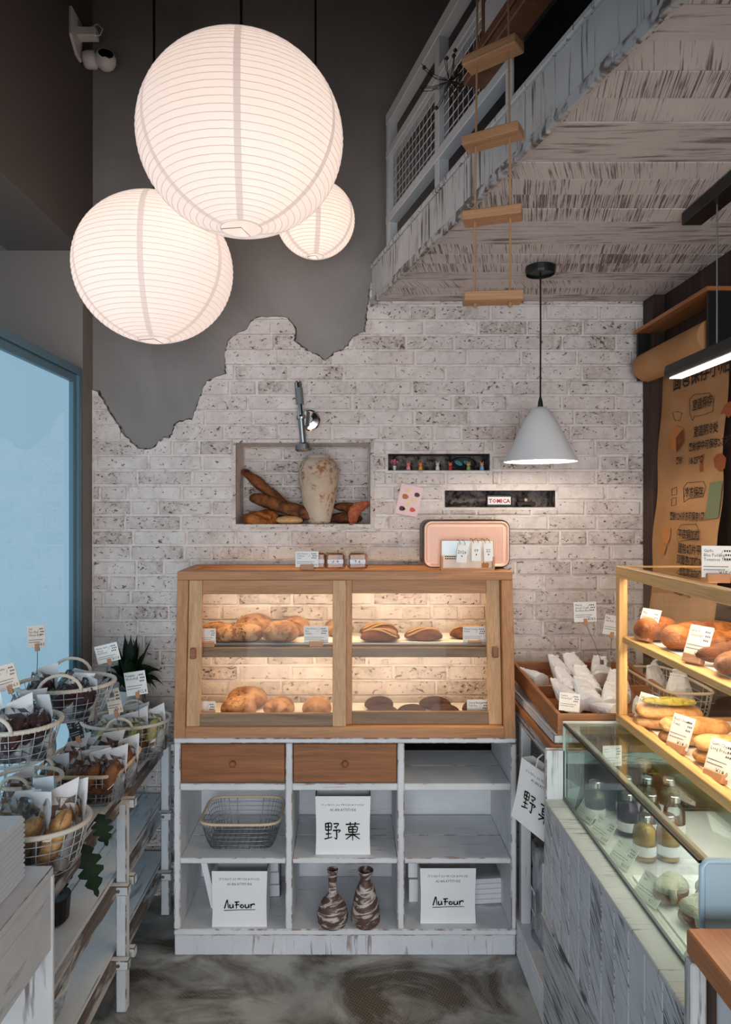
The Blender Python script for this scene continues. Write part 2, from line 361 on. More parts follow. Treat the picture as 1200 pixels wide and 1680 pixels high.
floor_o = struct('floor', MB().box(-2.1, 1.5, YF, 3.2, -0.05, 0), 'floor', label='worn grey concrete floor with brown combed marks')
struct('ceiling', MB().box(-2.1, 1.5, 0.7, 3.2, ZC, ZC + 0.05), 'dark_paint', label='dark high ceiling')
ce = MB(); ce.box(-2.1, 1.5, YF, 0.9, 2.39, 2.8); ce.box(-2.1, 1.5, 0.8, 0.9, 2.8, ZC)  # added slab out of view, keeps shopfront light off the upper wall
struct('shading_slab', ce, 'dark_paint', label='unseen added slab that shades the upper wall')
# back wall, plaster with real niches
bw = MB()
xs = sorted({-1.30, XR + 0.2} | {v for n in NICHES for v in n[:2]}); zs = sorted({0.0, ZC} | {v for n in NICHES for v in n[2:4]})
def in_niche(x, z): return any(a < x < b and c < z < d for a, b, c, d, e in NICHES)
for i in range(len(xs) - 1):
    for j in range(len(zs) - 1):
        if not in_niche((xs[i] + xs[i + 1]) / 2, (zs[j] + zs[j + 1]) / 2):
            bw.add([(xs[i], W, zs[j]), (xs[i + 1], W, zs[j]), (xs[i + 1], W, zs[j + 1]), (xs[i], W, zs[j + 1])], [(0, 1, 2, 3)])
bw.box(-1.30, XR + 0.2, W + 0.24, W + 0.3, 0, ZC)
wall_back = struct('wall_back', bw, 'plaster', label='grey plaster back wall with exposed whitewashed brick')
for a, b, c, d, e in NICHES:
    q = MB(); Y0, Y1 = W - 0.012, W + e
    q.add([(a, Y0, c), (b, Y0, c), (b, Y1, c), (a, Y1, c), (a, Y0, d), (b, Y0, d), (b, Y1, d), (a, Y1, d)], [(0, 1, 2, 3), (7, 6, 5, 4), (0, 3, 7, 4), (2, 1, 5, 6), (3, 2, 6, 7)])
    q.build('niche_lining', 'mortar' if e > .15 else 'slot_lining', wall_back)
# ragged outline of the exposed brick
OUT = [(152, 640), (162, 643), (172.5, 663), (185, 684), (200, 707), (215, 726), (228, 737), (253, 736), (262, 724), (285, 714), (287, 699), (296, 692), (317, 690), (323, 671), (330, 650), (340, 627), (362, 618), (373, 614), (370, 582), (376, 561), (385, 552), (406, 542), (413, 529), (427, 522), (466, 522), (476, 527), (484, 539), (483, 561), (495, 571), (525, 586), (534, 593), (549, 580), (572, 569), (580, 554), (600, 546), (604, 510), (608, 470)]
rag = []
rr = random.Random(3)
for (x0, y0), (x1, y1) in zip(OUT, OUT[1:]):
    L = hypot(x1 - x0, y1 - y0); n = max(1, int(L / 5))
    for i in range(n):
        t = i / n; j = 1.6 if 0 < i else 0.6
        rag.append((wx(x0 + (x1 - x0) * t + rr.uniform(-j, j)), wz(y0 + (y1 - y0) * t + rr.uniform(-j, j))))
rag[0] = (XL, wz(640))
REGION = rag + [(wx(608), 2.60), (XR, 2.60), (XR, 0.0), (XL, 0.0)]
def clip_rect(poly, x0, x1, z0, z1):
    def cl(p, ins, isec):
        out = []
        for i in range(len(p)):
            a, b = p[i - 1], p[i]
            if ins(b):
                if not ins(a): out.append(isec(a, b))
                out.append(b)
            elif ins(a): out.append(isec(a, b))
        return out
    def ix(v): return lambda a, b: (v, a[1] + (b[1] - a[1]) * (v - a[0]) / (b[0] - a[0]))
    def iz(v): return lambda a, b: (a[0] + (b[0] - a[0]) * (v - a[1]) / (b[1] - a[1]), v)
    for ins, f in ((lambda p: p[0] >= x0, ix(x0)), (lambda p: p[0] <= x1, ix(x1)), (lambda p: p[1] >= z0, iz(z0)), (lambda p: p[1] <= z1, iz(z1))):
        poly = cl(poly, ins, f)
        if len(poly) < 3: return []
    out = []
    for p in poly:
        if not out or hypot(p[0] - out[-1][0], p[1] - out[-1][1]) > 1e-4: out.append(p)
    while len(out) > 2 and hypot(out[0][0] - out[-1][0], out[0][1] - out[-1][1]) < 1e-4: out.pop()
    return out
def parea(p): return abs(sum(p[i - 1][0] * p[i][1] - p[i][0] * p[i - 1][1] for i in range(len(p)))) / 2 if len(p) > 2 else 0
def minus(rects, n):
    out = []
    for x0, x1, z0, z1 in rects:
        a, b, c, d = n[:4]
        if b <= x0 or a >= x1 or d <= z0 or c >= z1: out.append((x0, x1, z0, z1)); continue
        if x0 < a: out.append((x0, a, z0, z1))
        if x1 > b: out.append((b, x1, z0, z1))
        if z0 < c: out.append((max(x0, a), min(x1, b), z0, c))
        if z1 > d: out.append((max(x0, a), min(x1, b), d, z1))
    return out
CH = 0.0637; ZB = 1.931
def ccw(p): return p if sum(p[i - 1][0] * p[i][1] - p[i][0] * p[i - 1][1] for i in range(len(p))) > 0 else p[::-1]
mort = MB(); edge = MB(); brk = []
mid = [((p[0]), (p[1])) for p in rag]
for ci in range(-31, 11):
    z0, z1 = ZB + ci * CH, ZB + (ci + 1) * CH
    x = XL
    while x < XR:                                    # mortar bed cells
        x2 = min(x + 0.05, XR); rects = [(x, x2, max(0, z0), z1)]
        for n in NICHES: rects = minus(rects, n)
        for r_ in rects:
            if r_[1] - r_[0] < 1e-4 or r_[3] - r_[2] < 1e-4: continue
            p = clip_rect(REGION, *r_); fa = (r_[1] - r_[0]) * (r_[3] - r_[2])
            if parea(p) > fa * .999: mort.prism(ccw(p), W - 0.007, W + 0.001)
            elif parea(p) > 1e-6:
                for q0 in range(6):
                    p = clip_rect(REGION, r_[0] + (r_[1] - r_[0]) * q0 / 6, r_[0] + (r_[1] - r_[0]) * (q0 + 1) / 6, r_[2], r_[3])
                    if parea(p) > 1e-7: mort.prism(ccw(p), W - 0.007, W + 0.001)
        x = x2
    x = XL - rr.uniform(0.0, 0.23); k = 0
    while x < XR:                                    # bricks
        L = rr.choice((0.228, 0.232, 0.222, 0.236, 0.228, 0.115, 0.205))
        x2 = x + L; rects = [(max(x, XL + 0.002) + 0.0045, min(x2, XR) - 0.0045, max(0, z0 + 0.0045), z1 - 0.0045)]
        for n in NICHES: rects = minus(rects, (n[0] - 0.012, n[1] + 0.012, n[2] - 0.012, n[3] + 0.012))
        for r_ in rects:
            if r_[1] - r_[0] < 0.02 or r_[3] - r_[2] < 0.008: continue
            p = clip_rect(REGION, *r_); a = parea(p)
            if a > 0.0004: brk.append((a, r_, p))
        x = x2 + 0.0005
mort.build('mortar', 'mortar', wall_back)
# broken rim where the plaster stops
rm = MB(); pts = [(x, W - 0.004, z) for x, z in rag]
rm.tube([(x + rr.uniform(-.002, .002), W - 0.002, z + rr.uniform(-.002, .002)) for x, z in rag], [rr.uniform(0.004, 0.009) for _ in rag], 5)
rm.build('broken_plaster_rim', 'broken_edge', wall_back)
shared = {}
def brick_mesh(p, seed):
    h = 0.0065
    r3 = random.Random(seed); m = MB(); n = len(p); cx = sum(q[0] for q in p) / n; cz = sum(q[1] for q in p) / n
    y0 = W - 0.006; y1 = W - 0.0165 + r3.uniform(-0.002, 0.002)
    ins = []
    for q in p:
        dx, dz = q[0] - cx, q[1] - cz; L = hypot(dx, dz) or 1
        ins.append((q[0] - dx / L * h * min(1, L / 0.03), q[1] - dz / L * h * 0.8))
    ring0 = [(x, y0, z) for x, z in p]; ring1 = [(x, y1 + 0.004, z) for x, z in p]; ring2 = [(x, y1 + r3.uniform(-.0015, .0015), z) for x, z in ins]
    m.loft([ring0, ring1, ring2], cap=False); m.f.append(tuple(range(2 * n, 3 * n))); m.m.append(0)
    return m
def vis(b):   # the lowest courses hide behind the furniture
    return b[1][2] > 0.75 or (b[1][0] < -0.62 and b[1][2] > 0.25)
brk.sort(key=lambda b: (not vis(b), -b[1][2]))
rest = MB()
for i, (a, r_, p) in enumerate(brk):
    full = abs(a - (r_[1] - r_[0]) * (r_[3] - r_[2])) < 1e-6
    if i < 292:
        if full:
            key = (round(r_[1] - r_[0], 3), round(r_[3] - r_[2], 3), i % 3)
            if key not in shared:
                w2, h2 = key[0] / 2, key[1] / 2; s = random.Random(i); j = 0.002
                q = [(-w2 + s.uniform(0, j), -h2 + s.uniform(0, j)), (0, -h2 + s.uniform(0, j)), (w2 - s.uniform(0, j), -h2 + s.uniform(0, j)), (w2 - s.uniform(0, j), h2 - s.uniform(0, j)), (0.02, h2 - s.uniform(0, j)), (-w2 + s.uniform(0, j), h2 - s.uniform(0, j))]
                shared[key] = brick_mesh(q, i).mesh('brick', 'brick', fix=False)
            obj('brick', shared[key], wall_back, ((r_[0] + r_[1]) / 2, rr.uniform(-.002, .001), (r_[2] + r_[3]) / 2))
        else:
            m = MB(); nc_ = max(1, int((r_[1] - r_[0]) / .010))       # broken brick, cut along the ragged outline
            for q0 in range(nc_):
                pq = clip_rect(REGION, r_[0] + (r_[1] - r_[0]) * q0 / nc_, r_[0] + (r_[1] - r_[0]) * (q0 + 1) / nc_, r_[2], r_[3])
                if parea(pq) > 1e-7: m.prism(ccw(pq), W - .0165, W - .006)
            m.build('brick', 'brick', wall_back)
    else:
        m = brick_mesh(ccw(p), i); rest.add(m.v, m.f)
o = rest.build('brick_courses', 'brick', wall_back); o['kind'] = 'stuff'
# bricks in the back of the big niche and a plaster lip round it
a, b, c, d, e = NICHES[0]; Y1 = W + e
for ci in range(6):
    z0 = d - (ci + 1) * CH * 0.93; x = a - (0.1 if ci % 2 else 0.02)
    while x < b:
        x2 = x + 0.2; u0, u1, v0, v1 = max(a, x) + .004, min(b, x2) - .004, max(c, z0) + .004, z0 + CH * .93 - .004
        if u1 - u0 > 0.02 and v1 - v0 > .01:
            MB().box(-(u1 - u0) / 2, (u1 - u0) / 2, Y1 - .008, Y1, -(v1 - v0) / 2, (v1 - v0) / 2).build('brick', 'brick', wall_back, loc=((u0 + u1) / 2, 0, (v0 + v1) / 2), bev=0.003)
        x = x2
lip = MB()
for (u0, u1, v0, v1) in ((a - .02, a, c - .02, d + .014), (b, b + .02, c - .02, d + .014), (a, b, c - .02, c), (a, b, d, d + .014)):
    lip.box(u0, u1, W - .014, W - .002, v0, v1)
lip.build('niche_lip', 'brick', wall_back)

# left side: deep beam above, recessed end wall, steel-framed window
lw = MB(); lw.box(-1.4, XL, YF, W, 2.70, ZC)
struct('wall_left', lw, 'plaster_side', label='dark plaster beam wall above the window')
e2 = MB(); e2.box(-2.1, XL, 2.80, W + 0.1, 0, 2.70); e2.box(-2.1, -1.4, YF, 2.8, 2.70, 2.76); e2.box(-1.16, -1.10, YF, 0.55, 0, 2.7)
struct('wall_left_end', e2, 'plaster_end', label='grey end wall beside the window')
win = thing('window_1', 'tall window of pale blue frosted glass in a metal frame coloured as if lit blue', None); win['kind'] = 'structure'
f = MB(); Y0, Y1, Z0, Z1 = 0.55, 2.79, 0.06, 2.213
f.box(-1.15, -1.092, Y0, Y1, Z1 - .03, Z1); f.box(-1.15, -1.102, Y0, Y1, Z1 - .062, Z1 - .03)
f.box(-1.15, -1.092, Y1 - .03, Y1, Z0, Z1 - .03); f.box(-1.15, -1.102, Y1 - .062, Y1 - .03, Z0, Z1 - .062)
f.box(-1.15, -1.092, Y0, Y0 + .05, Z0, Z1 - .03); f.box(-1.15, -1.092, Y0, Y1, Z0, Z0 + .05)
f.build('window_frame', 'frame_lit_blue', win, bev=0.002)
MB().box(-1.128, -1.120, Y0 + .02, Y1 - .03, Z0 + .02, Z1 - .03).build('pane', 'pane_blue', win)
# right wall with dark timber post
struct('wall_right', MB().box(XR, XR + .1, YF, W, 0, ZC), 'wood_wall', label='dark brown timber wall on the right')
tp = MB(); tp.box(1.245, XR, 2.80, 2.893, 0, 2.52)
struct('trim_1', tp, 'dark_post', label='dark timber post in the right corner', bev=0.004)

# ------------------------------------------------------------------ the loft
LZ = 2.52
def ex(Y): return 0.871 - 0.265 * Y
loft = struct('loft_floor', MB().hexa([(ex(.9) + .03, .9, LZ + .014), (XR, .9, LZ + .014), (XR, W, LZ + .014), (ex(W) + .03, W, LZ + .014), (ex(.9) + .03, .9, LZ + .13), (XR, .9, LZ + .13), (XR, W, LZ + .13), (ex(W) + .03, W, LZ + .13)]), 'dark_paint', label='loft deck clad below in whitewashed sawn planks')
y = W - 0.012; k = 0
while y > 0.92:
    y2 = max(0.9, y - 0.09); g = 0.0009; dz = rr.uniform(-0.0012, 0.0008)
    c = ((ex(y) + XR) / 2, (y + y2) / 2)
    pl = MB().hexa([(ex(y2) - c[0] + .01, y2 + g - c[1], dz), (XR - c[0] - .002, y2 + g - c[1], dz), (XR - c[0] - .002, y - g - c[1], dz), (ex(y) - c[0] + .01, y - g - c[1], dz), (ex(y2) - c[0] + .01, y2 + g - c[1], .013), (XR - c[0] - .002, y2 + g - c[1], .013), (XR - c[0] - .002, y - g - c[1], .013), (ex(y) - c[0] + .01, y - g - c[1], .013)])
    pl.build('ceiling_plank', ('loft_plank', 'loft_plank', 'loft_plank_b', 'loft_plank_c', 'loft_plank')[k % 5 if k % 7 else 3], loft, loc=(c[0], c[1], LZ), bev=0.0008)
    y = y2; k += 1
A, B = Vector((ex(W), W - .02, 0)), Vector((ex(.9), .9, 0)); dr = (B - A).normalized(); nrm = Vector((-dr.y, dr.x, 0))
if nrm.x > 0: nrm = -nrm
def along(t, off=0, z=0):      # t metres from the wall end along the loft edge, off metres out from it
    p = A + dr * t + nrm * off; return Vector((p.x, p.y, z))
LE = (B - A).length
ang = atan2(dr.y, dr.x)
def onedge(mb, name, mats, parent, **k): return mb.build(name, mats, parent, loc=(A.x, A.y, 0), rot=(0, 0, ang), **k)
onedge(MB().box(0, LE, -.004, .016, LZ - .012, LZ + .135), 'fascia_board', 'fascia_wood', loft, bev=.003)   # local -y is out of the loft
fs = MB(); x = 0
while x < LE:
    x2 = min(LE, x + rr.uniform(.03, .14)); fs.box(x, x2, -.010 - rr.uniform(0, .004), -.002, LZ - .018 - rr.uniform(0, .008), LZ + .006); x = x2
onedge(fs, 'fascia_bead', 'rack_edge', loft)
onedge(MB().box(0, LE, -.012, .02, LZ + .135, LZ + .152), 'fascia_cap', 'fascia_wood', loft, bev=.003)
# ------------------------------------------------------------------ hanging things
def sphere_pts(r, th, ph): return (r * sin(th) * cos(ph), r * sin(th) * sin(ph), r * cos(th))
def lantern(label, c, r, ribs, power, off, sq=1.0):
    t = thing('paper_lantern', label, 'lantern', c, group='round paper lanterns')
    th0, th1 = 0.16, pi - 0.205; pr = []; F = SCL(1, 1, sq); hz = r * cos(th0) * sq
    for i in range(ribs):
        for q in (0.0, 0.5):
            th = th0 + (th1 - th0) * (i + q) / ribs; k = r * (1.0 if q == 0 else 0.9955)
            pr.append((k * sin(th), k * cos(th)))
    pr.append((r * sin(th1), r * cos(th1)))
    MB().lathe(pr[::-1], 64, F).build('paper_shade', 'lamp_paper', t, smooth=True)
    sp = []
    for i in range(ribs * 40 + 1):
        th = th0 + (th1 - th0) * i / (ribs * 40); sp.append(sphere_pts(r * 1.001, th, 2 * pi * i / 40))
    MB().tube(sp, 0.0011, 4, M=F).build('wire_spiral', 'lamp_rib', t, smooth=True)
    for s in range(6):
        ph = -pi / 2 + 0.12 + s * pi / 3; w = 0.018 / r / 2; m = MB(); n = 30; vv = []
        for i in range(n + 1):
            th = th0 + (th1 - th0) * i / n; dw = w / max(0.25, sin(th))
            vv += [sphere_pts(r * 1.002, th, ph - dw), sphere_pts(r * 1.002, th, ph + dw)]
        m.add(vv, [(2 * i, 2 * i + 2, 2 * i + 3, 2 * i + 1) for i in range(n)], 0, F); m.build('paper_seam', 'lamp_seam', t, smooth=True)
    rb = r * sin(th1); zb = r * cos(th1) * sq
    MB().tube([(rb * cos(a), rb * sin(a), zb) for a in [2 * pi * i / 40 for i in range(40)]], 0.002, 5, True).build('bottom_ring', 'lamp_rib', t)
    fr = MB(); fr.tube([(-rb, 0, zb), (0, 0.0, zb + 0.004), (rb * .3, rb * .9, zb)], .0012, 4); rt = r * sin(th0)
    fr.tube([(rt * cos(a), rt * sin(a), hz) for a in [2 * pi * i / 24 for i in range(24)]], 0.002, 5, True); fr.bar((-rt, 0, hz), (rt, 0, hz), .003, .003)
    fr.build('wire_frame', 'wire', t)['kind'] = 'stuff'
    MB().lathe([(0.001, -.035), (.02, -.03), (.03, -.01), (.028, .01), (.014, .03), (.012, .05)], 16, T(*off)).build('bulb', 'bulb_warm', t, smooth=True)
    MB().tube([(off[0], off[1], off[2] + .03), (0, 0, off[2] + .12), (0, 0, hz)], .006, 6).build('lamp_holder', 'black', t)
    MB().tube([(0, 0, hz), (0, 0, ZC - c[2])], .0042, 6).build('cord', 'black', t)
    MB().lathe([(.05, ZC - c[2] - .03), (.05, ZC - c[2])], 16, cap=(True, False)).build('ceiling_rose', 'black', t)
    point('lantern_light', (off[0], off[1], off[2]), power, (1.0, 0.86, 0.72), 0.05, t)
    return t
lantern('largest round white paper lantern, nearest and highest of the three', (PX(396, 1.96), 1.96, PZ(230, 1.96)), 0.292, 40, 1.9, (.05, -.06, -.02), .89)
lantern('middle-sized round white paper lantern, lowest of the three, at the left', (PX(253, 2.35), 2.35, PZ(442, 2.35)), 0.268, 38, 1.6, (-.03, -.06, .04), .925)
lantern('smallest round paper lantern, peeking out behind the largest one', (PX(518, 2.55), 2.55, PZ(361, 2.55)), 0.146, 30, 0.65, (.0, -.02, .0), .95)

# white cone pendant
pc = (PX(887, 2.475), 2.475, 0)
t = thing('pendant_lamp', 'white cone pendant lamp hanging from the plank ceiling', 'pendant lamp', pc)
MB().lathe([(.052, LZ - .022), (.05, LZ - .03), (.052, LZ - .002)], 28, cap=(True, True)).build('canopy', 'black', t)
MB().tube([(0, 0, LZ - .02), (.001, 0, 2.3), (0, 0, 2.03)], .0032, 6).build('cord', 'black', t)
MB().lathe([(.004, 2.045), (.008, 2.03), (.011, 2.005)], 12).build('cord_grip', 'black', t)
sh = [(.004, 2.012), (.02, 2.008), (.036, 1.995), (.055, 1.965), (.078, 1.92), (.1, 1.873), (.118, 1.838), (.133, 1.812)]
MB().lathe(sh[::-1], 56).build('lamp_shade', 'white_enamel', t, smooth=True)
MB().lathe([(r * .97, z - .0005) for r, z in sh], 56).build('shade_lining', 'white_enamel', t, smooth=True)
MB().lathe([(.001, 1.84), (.02, 1.85), (.027, 1.872), (.02, 1.9), (.012, 1.92)], 14).build('bulb', 'bulb_warm', t, smooth=True)
point('pendant_light', (0, 0, 1.83), 5.0, (1.0, 0.86, 0.68), .025, t)
# black linear pendant
t = thing('linear_pendant', 'black linear pendant lamp with a glowing white strip', 'pendant lamp', (1.014, 1.6, 0))
b0, b1 = -.55, .53
pf = [(-.028, 2.088), (-.034, 2.06), (-.022, 2.048), (.022, 2.048), (.034, 2.06), (.028, 2.088)]
MB().prism(pf, b0, b1).build('housing', 'black', t, bev=.004, fix=True)
MB().box(-.019, .019, b0 + .01, b1 - .012, 2.0455, 2.049).build('light_strip', 'led_white', t)
MB().box(-.03, .03, .12, .42, LZ - .04, LZ - .004).build('canopy', 'black', t, bev=.002)
for yy in (.28,): MB().tube([(0, yy, LZ - .04), (0, yy, 2.085)], .0022, 6).build('suspension_wire', 'wire', t)
MB().tube([(0, -.4, LZ - .005), (0, -.4, 2.085)], .0022, 6).build('suspension_wire', 'wire', t)
area('linear_light', (0, 0, 2.042), (0, 0, 0), .036, 1.0, 2.2, (1, .96, .92), parent=t)

# ------------------------------------------------------------------ loft railing, balustrade, ladder
t = thing('loft_railing', 'white metal railing with wire mesh panels along the loft edge', 'railing')
OF = -.02
def tY(Y): return (2.89 - Y) * 1.0345
posts = [tY(2.70), tY(2.21), tY(1.745)]
for i, q in enumerate(posts):
    zt = 3.20 if i < 2 else 2.84
    MB().bar(along(q, OF, LZ + .13), along(q, OF, zt), .036, .036, up=dr).build('post', 'rail_white', t, bev=.002)
for z, h in ((3.185, .045), (3.045, .032), (2.785, .034)):
    MB().bar(along(posts[0] - .018, OF, z), along(2.0 if z > 3 else posts[2], OF, z), .04, h).build('rail', 'rail_white', t, bev=.002)
for i in range(2):
    q0, q1 = posts[i] + .02, posts[i + 1] - .02; m = MB()
    m2 = int((q1 - q0) / .034)
    for k in range(m2 + 1): m.tube([along(q0 + (q1 - q0) * k / m2, OF, 2.80), along(q0 + (q1 - q0) * k / m2, OF, 3.03)], .0017, 4)
    for k in range(8): m.tube([along(q0, OF + .003, 2.805 + .032 * k), along(q1, OF + .003, 2.805 + .032 * k)], .0017, 4)
    m.build('wire_mesh', 'wire_white', t)['kind'] = 'stuff'
t = thing('balustrade_panel', 'whitewashed plank balustrade panel on brown mouldings at the loft edge', 'balustrade', (A.x, A.y, 0), rot=(0, 0, ang))
q0 = tY(1.83)
for k in range(5): MB().box(q0, LE, -.022, .0, 2.86 + k * .14, 2.86 + k * .14 + .136).build('plank', 'fascia_wood', t, bev=.003)
for k, (o0, z0, z1) in enumerate(((-.05, 2.845, 2.872), (-.04, 2.822, 2.842), (-.06, 2.795, 2.82))):
    MB().box(q0 - .05, LE, o0, .004, z0, z1).build('moulding', 'brown_mould', t, bev=.003)
MB().box(q0 - .022, q0 - .004, -.02, .0, 2.872, 3.6).build('edge_strip', 'brown_mould', t)
MB().box(posts[2], LE, .008, .02, LZ + .14, 2.79).build('gap_dark_sheet', 'black_matte', t)  # black sheet paints the darkness of the gap below the mouldings
t = thing('dried_flowers', 'dark bundle of dried flowers tied to the railing mesh', 'dried flowers', along(tY(2.06), .02, 2.93))
m = MB()
for k in range(34):
    a, b_ = RND.uniform(0, 6.28), RND.uniform(.05, .11); d_ = Vector((cos(a) * .6 - .05, cos(a * 1.7) * .3, sin(a))).normalized()
    m.tube([(0, 0, 0), d_ * b_ * .6 + Vector((0, 0, -.01)), d_ * b_], .0012, 3)
    if k % 3 == 0: m.lathe([(.001, 0), (.007, .006), (.004, .012)], 6, T(*(d_ * b_)))
m.build('twigs', 'twig', t)['kind'] = 'stuff'

t = thing('rope_ladder', 'hanging rope ladder with short wooden rungs below the loft', 'rope ladder')
pa, pb = Vector((.283, 1.65, 0)), Vector((.392, 1.56, 0)); dd = (pb - pa).normalized(); ra = atan2(dd.y, dd.x); RL = (pb - pa).length
RL = .136; rung_me = MB().box(-RL / 2, RL / 2, -.026, .026, -.011, .011).mesh('rung', 'rung', bev=.002)
cx_, cy_ = (pa.x + pb.x) / 2, (pa.y + pb.y) / 2
rungs = [(PZ(y, 1.605), a_) for y, a_ in ((489, -.07), (354, -.30), (226, -.52), (90, -.66))] + [(2.90, -.72), (3.1, -.76), (3.3, -.8)]     # the ladder twists as it hangs
for z, a_ in rungs: obj('rung', rung_me, t, (cx_, cy_, z), (0, 0, a_))
for q in (-.3, .3):
    pts = [(cx_ + cos(a_) * RL * q, cy_ + sin(a_) * RL * q, z) for z, a_ in rungs]
    MB().tube(pts + [(pts[-1][0], pts[-1][1], ZC)], .0026, 6).build('rope', 'rope', t)
    MB().lathe([(.001, pts[0][2] - .024), (.006, pts[0][2] - .02), (.003, pts[0][2] - .010)], 8, T(pts[0][0], pts[0][1], 0)).build('knot', 'rope', t)

# ------------------------------------------------------------------ security camera
t = thing('security_camera', 'white security camera on a wall bracket near the ceiling', 'camera', (XL, 2.72, PZ(60, 2.72)))
MB().hexa([(.001, -.06, .075), (.014, -.06, .075), (.014, .03, .075), (.001, .03, .075), (.001, -.06, .08), (.014, -.06, .08), (.014, .03, .08), (.001, .03, .08)])
MB().prism([(-.06, -.03), (.0, -.075), (.045, -.075), (.045, .08), (-.06, .08)], 0, .012, M=RZ(pi / 2) @ SCL(1, -1, 1)).build('bracket', 'white_plastic', t, bev=.002, fix=True)
MB().box(.01, .085, -.01, .035, -.0, .035).build('plug', 'white_plastic', t, bev=.003)
MB().tube([(.05, .0, .03), (.09, .0, .05), (.11, .0, .03), (.1, 0, .005), (.06, 0, .0)], .0025, 6).build('cable', 'white_plastic', t, smooth=True)
MB().lathe([(.001, -.001), (.03, 0), (.034, .012), (.034, .042), (.026, .05), (.001, .05)], 24, T(.02, .05, -.06) @ RY(pi / 2)).build('base', 'white_plastic', t, smooth=True)
hd = MB(); hd.lathe([(.042 * sin(a), .042 * cos(a)) for a in [pi * i / 14 for i in range(15)]], 24, T(.105, .05, -.06)); hd = hd.build('head', 'white_plastic', t, smooth=True)
cap_ = MB(); cap_.lathe([(.0435 * sin(a), .0435 * cos(a)) for a in [.62 * i / 6 for i in range(7)]], 24, T(.105, .05, -.06) @ RX(1.45) @ RY(.35) @ SCL(1.15, .8, 1)); cap_.build('lens', 'lens', hd, smooth=True)

# ------------------------------------------------------------------ text
TXT = {}
def text_mesh(s, mat, size=1.0, align='LEFT'):
    k = (s, mat, align)
    if k not in TXT:
        c = D.curves.new('print', 'FONT'); c.body = s; c.resolution_u = 1; c.offset = {'kraft_ink': .014, 'red_ink': .03}.get(mat, 0.0); c.align_x = align; c.size = 1.0
        o = D.objects.new('print', c); me = D.meshes.new_from_object(o); D.objects.remove(o); D.curves.remove(c)
        me.name = 'print'; me.materials.clear(); me.materials.append(MAT(mat)); TXT[k] = me
    return TXT[k]
def print_mesh(items, mat, name='print', dashes=(), quads=()):     # items: (text, x, y, size); flat print in the xy plane
    m = MB()
    for s, x, y, sz, *al in items:
        me = text_mesh(s, mat, align=al[0] if al else 'LEFT'); kx = al[1] if len(al) > 1 else 1.0
        m.add([(x + v.co.x * sz * kx, y + v.co.y * sz, 0) for v in me.vertices], [tuple(p.vertices) for p in me.polygons])
    for x0, x1, y, h in dashes: m.add([(x0, y, 0), (x1, y, 0), (x1, y + h, 0), (x0, y + h, 0)], [(0, 1, 2, 3)])
    for q in quads: m.add([(x, y, 0) for x, y in q], [tuple(range(len(q)))])
    return m
def stroke(m, pts, w0, w1=None, n=10, z=0.0, M=None):      # brush stroke ribbon through points
    w1 = w0 if w1 is None else w1; P_ = [Vector((x, y, 0)) for x, y in pts]; q = []
    for i in range(len(P_) - 1):
        a, b = P_[i], P_[i + 1]; p0 = P_[max(i - 1, 0)]; p3 = P_[min(i + 2, len(P_) - 1)]
        for k in range(n // max(1, len(P_) - 1) + 2):
            u = k / (n // max(1, len(P_) - 1) + 2)
            q.append(0.5 * ((2 * a) + (b - p0) * u + (2 * p0 - 5 * a + 4 * b - p3) * u * u + (3 * a - p0 - 3 * b + p3) * u ** 3))
    q.append(P_[-1]); vv = []
    for i, p in enumerate(q):
        t_ = (q[min(i + 1, len(q) - 1)] - q[max(i - 1, 0)]).normalized(); s_ = Vector((-t_.y, t_.x, 0)); w = (w0 + (w1 - w0) * i / (len(q) - 1)) / 2
        vv += [p + s_ * w + Vector((0, 0, z)), p - s_ * w + Vector((0, 0, z))]
    return m.add(vv, [(2 * i, 2 * i + 1, 2 * i + 3, 2 * i + 2) for i in range(len(q) - 1)], 0, M)

# ------------------------------------------------------------------ kraft roll on the right wall with a hand-drawn poster
t = thing('paper_roll_holder', 'wall holder with a kraft paper roll, its sheet drawn with bread storage tips', 'paper roll', (0, 0, 0))
MB().box(1.185, XR - .004, 2.26, 2.84, 2.366, 2.380).build('top_board', 'tray_wood', t, bev=.002)
for yy in (2.27, 2.825): MB().box(1.195, XR - .004, yy, yy + .012, 2.17, 2.366).build('bracket', 'black', t, bev=.002)
MB().lathe([(.06, 0), (.06, .52)], 36, T(1.233, 2.82, 2.225) @ RX(pi / 2), cap=(True, True)).build('roll', 'kraft', t, smooth=False)
MB().lathe([(.012, -.02), (.012, .56)], 12, T(1.233, 2.84, 2.225) @ RX(pi / 2), cap=(True, True)).build('roll_core', 'black', t)
def posterX(z): return 1.285 - .055 * max(0, 2.2 - z) / .95
sh = MB(); vv = []; NZ, NY = 24, 12
for i in range(NZ + 1):
    z = 2.24 - 1.09 * i / NZ
    for j in range(NY + 1):
        y = 2.79 - .49 * j / NY + .006 * sin(i * .9) * (1 if j in (0, NY) else 0); vv.append((posterX(z) + .003 * sin(i * .7 + j * .5), y, z))
sh.add(vv, [(i * (NY + 1) + j, i * (NY + 1) + j + 1, (i + 1) * (NY + 1) + j + 1, (i + 1) * (NY + 1) + j) for i in range(NZ) for j in range(NY)])
sheet = sh.build('paper_sheet', 'kraft', t, smooth=True)
def pp(x, y, off=.005):          # a point of the photograph carried onto the sheet
    X = 1.26
    for _ in range(4):
        Y = X * 1120 / (x - 573); Z = PZ(y, Y); X = posterX(Z) - off
    return Vector((X, Y, Z))
def ptext(m, s, x, y, size, kx=1.0):
    p = pp(x, y); me = text_mesh(s, 'kraft_ink')
    m.add([(posterX(p.z + v.co.y * size) - .005, p.y - v.co.x * size * kx, p.z + v.co.y * size) for v in me.vertices], [tuple(q.vertices) for q in me.polygons])
m = MB()
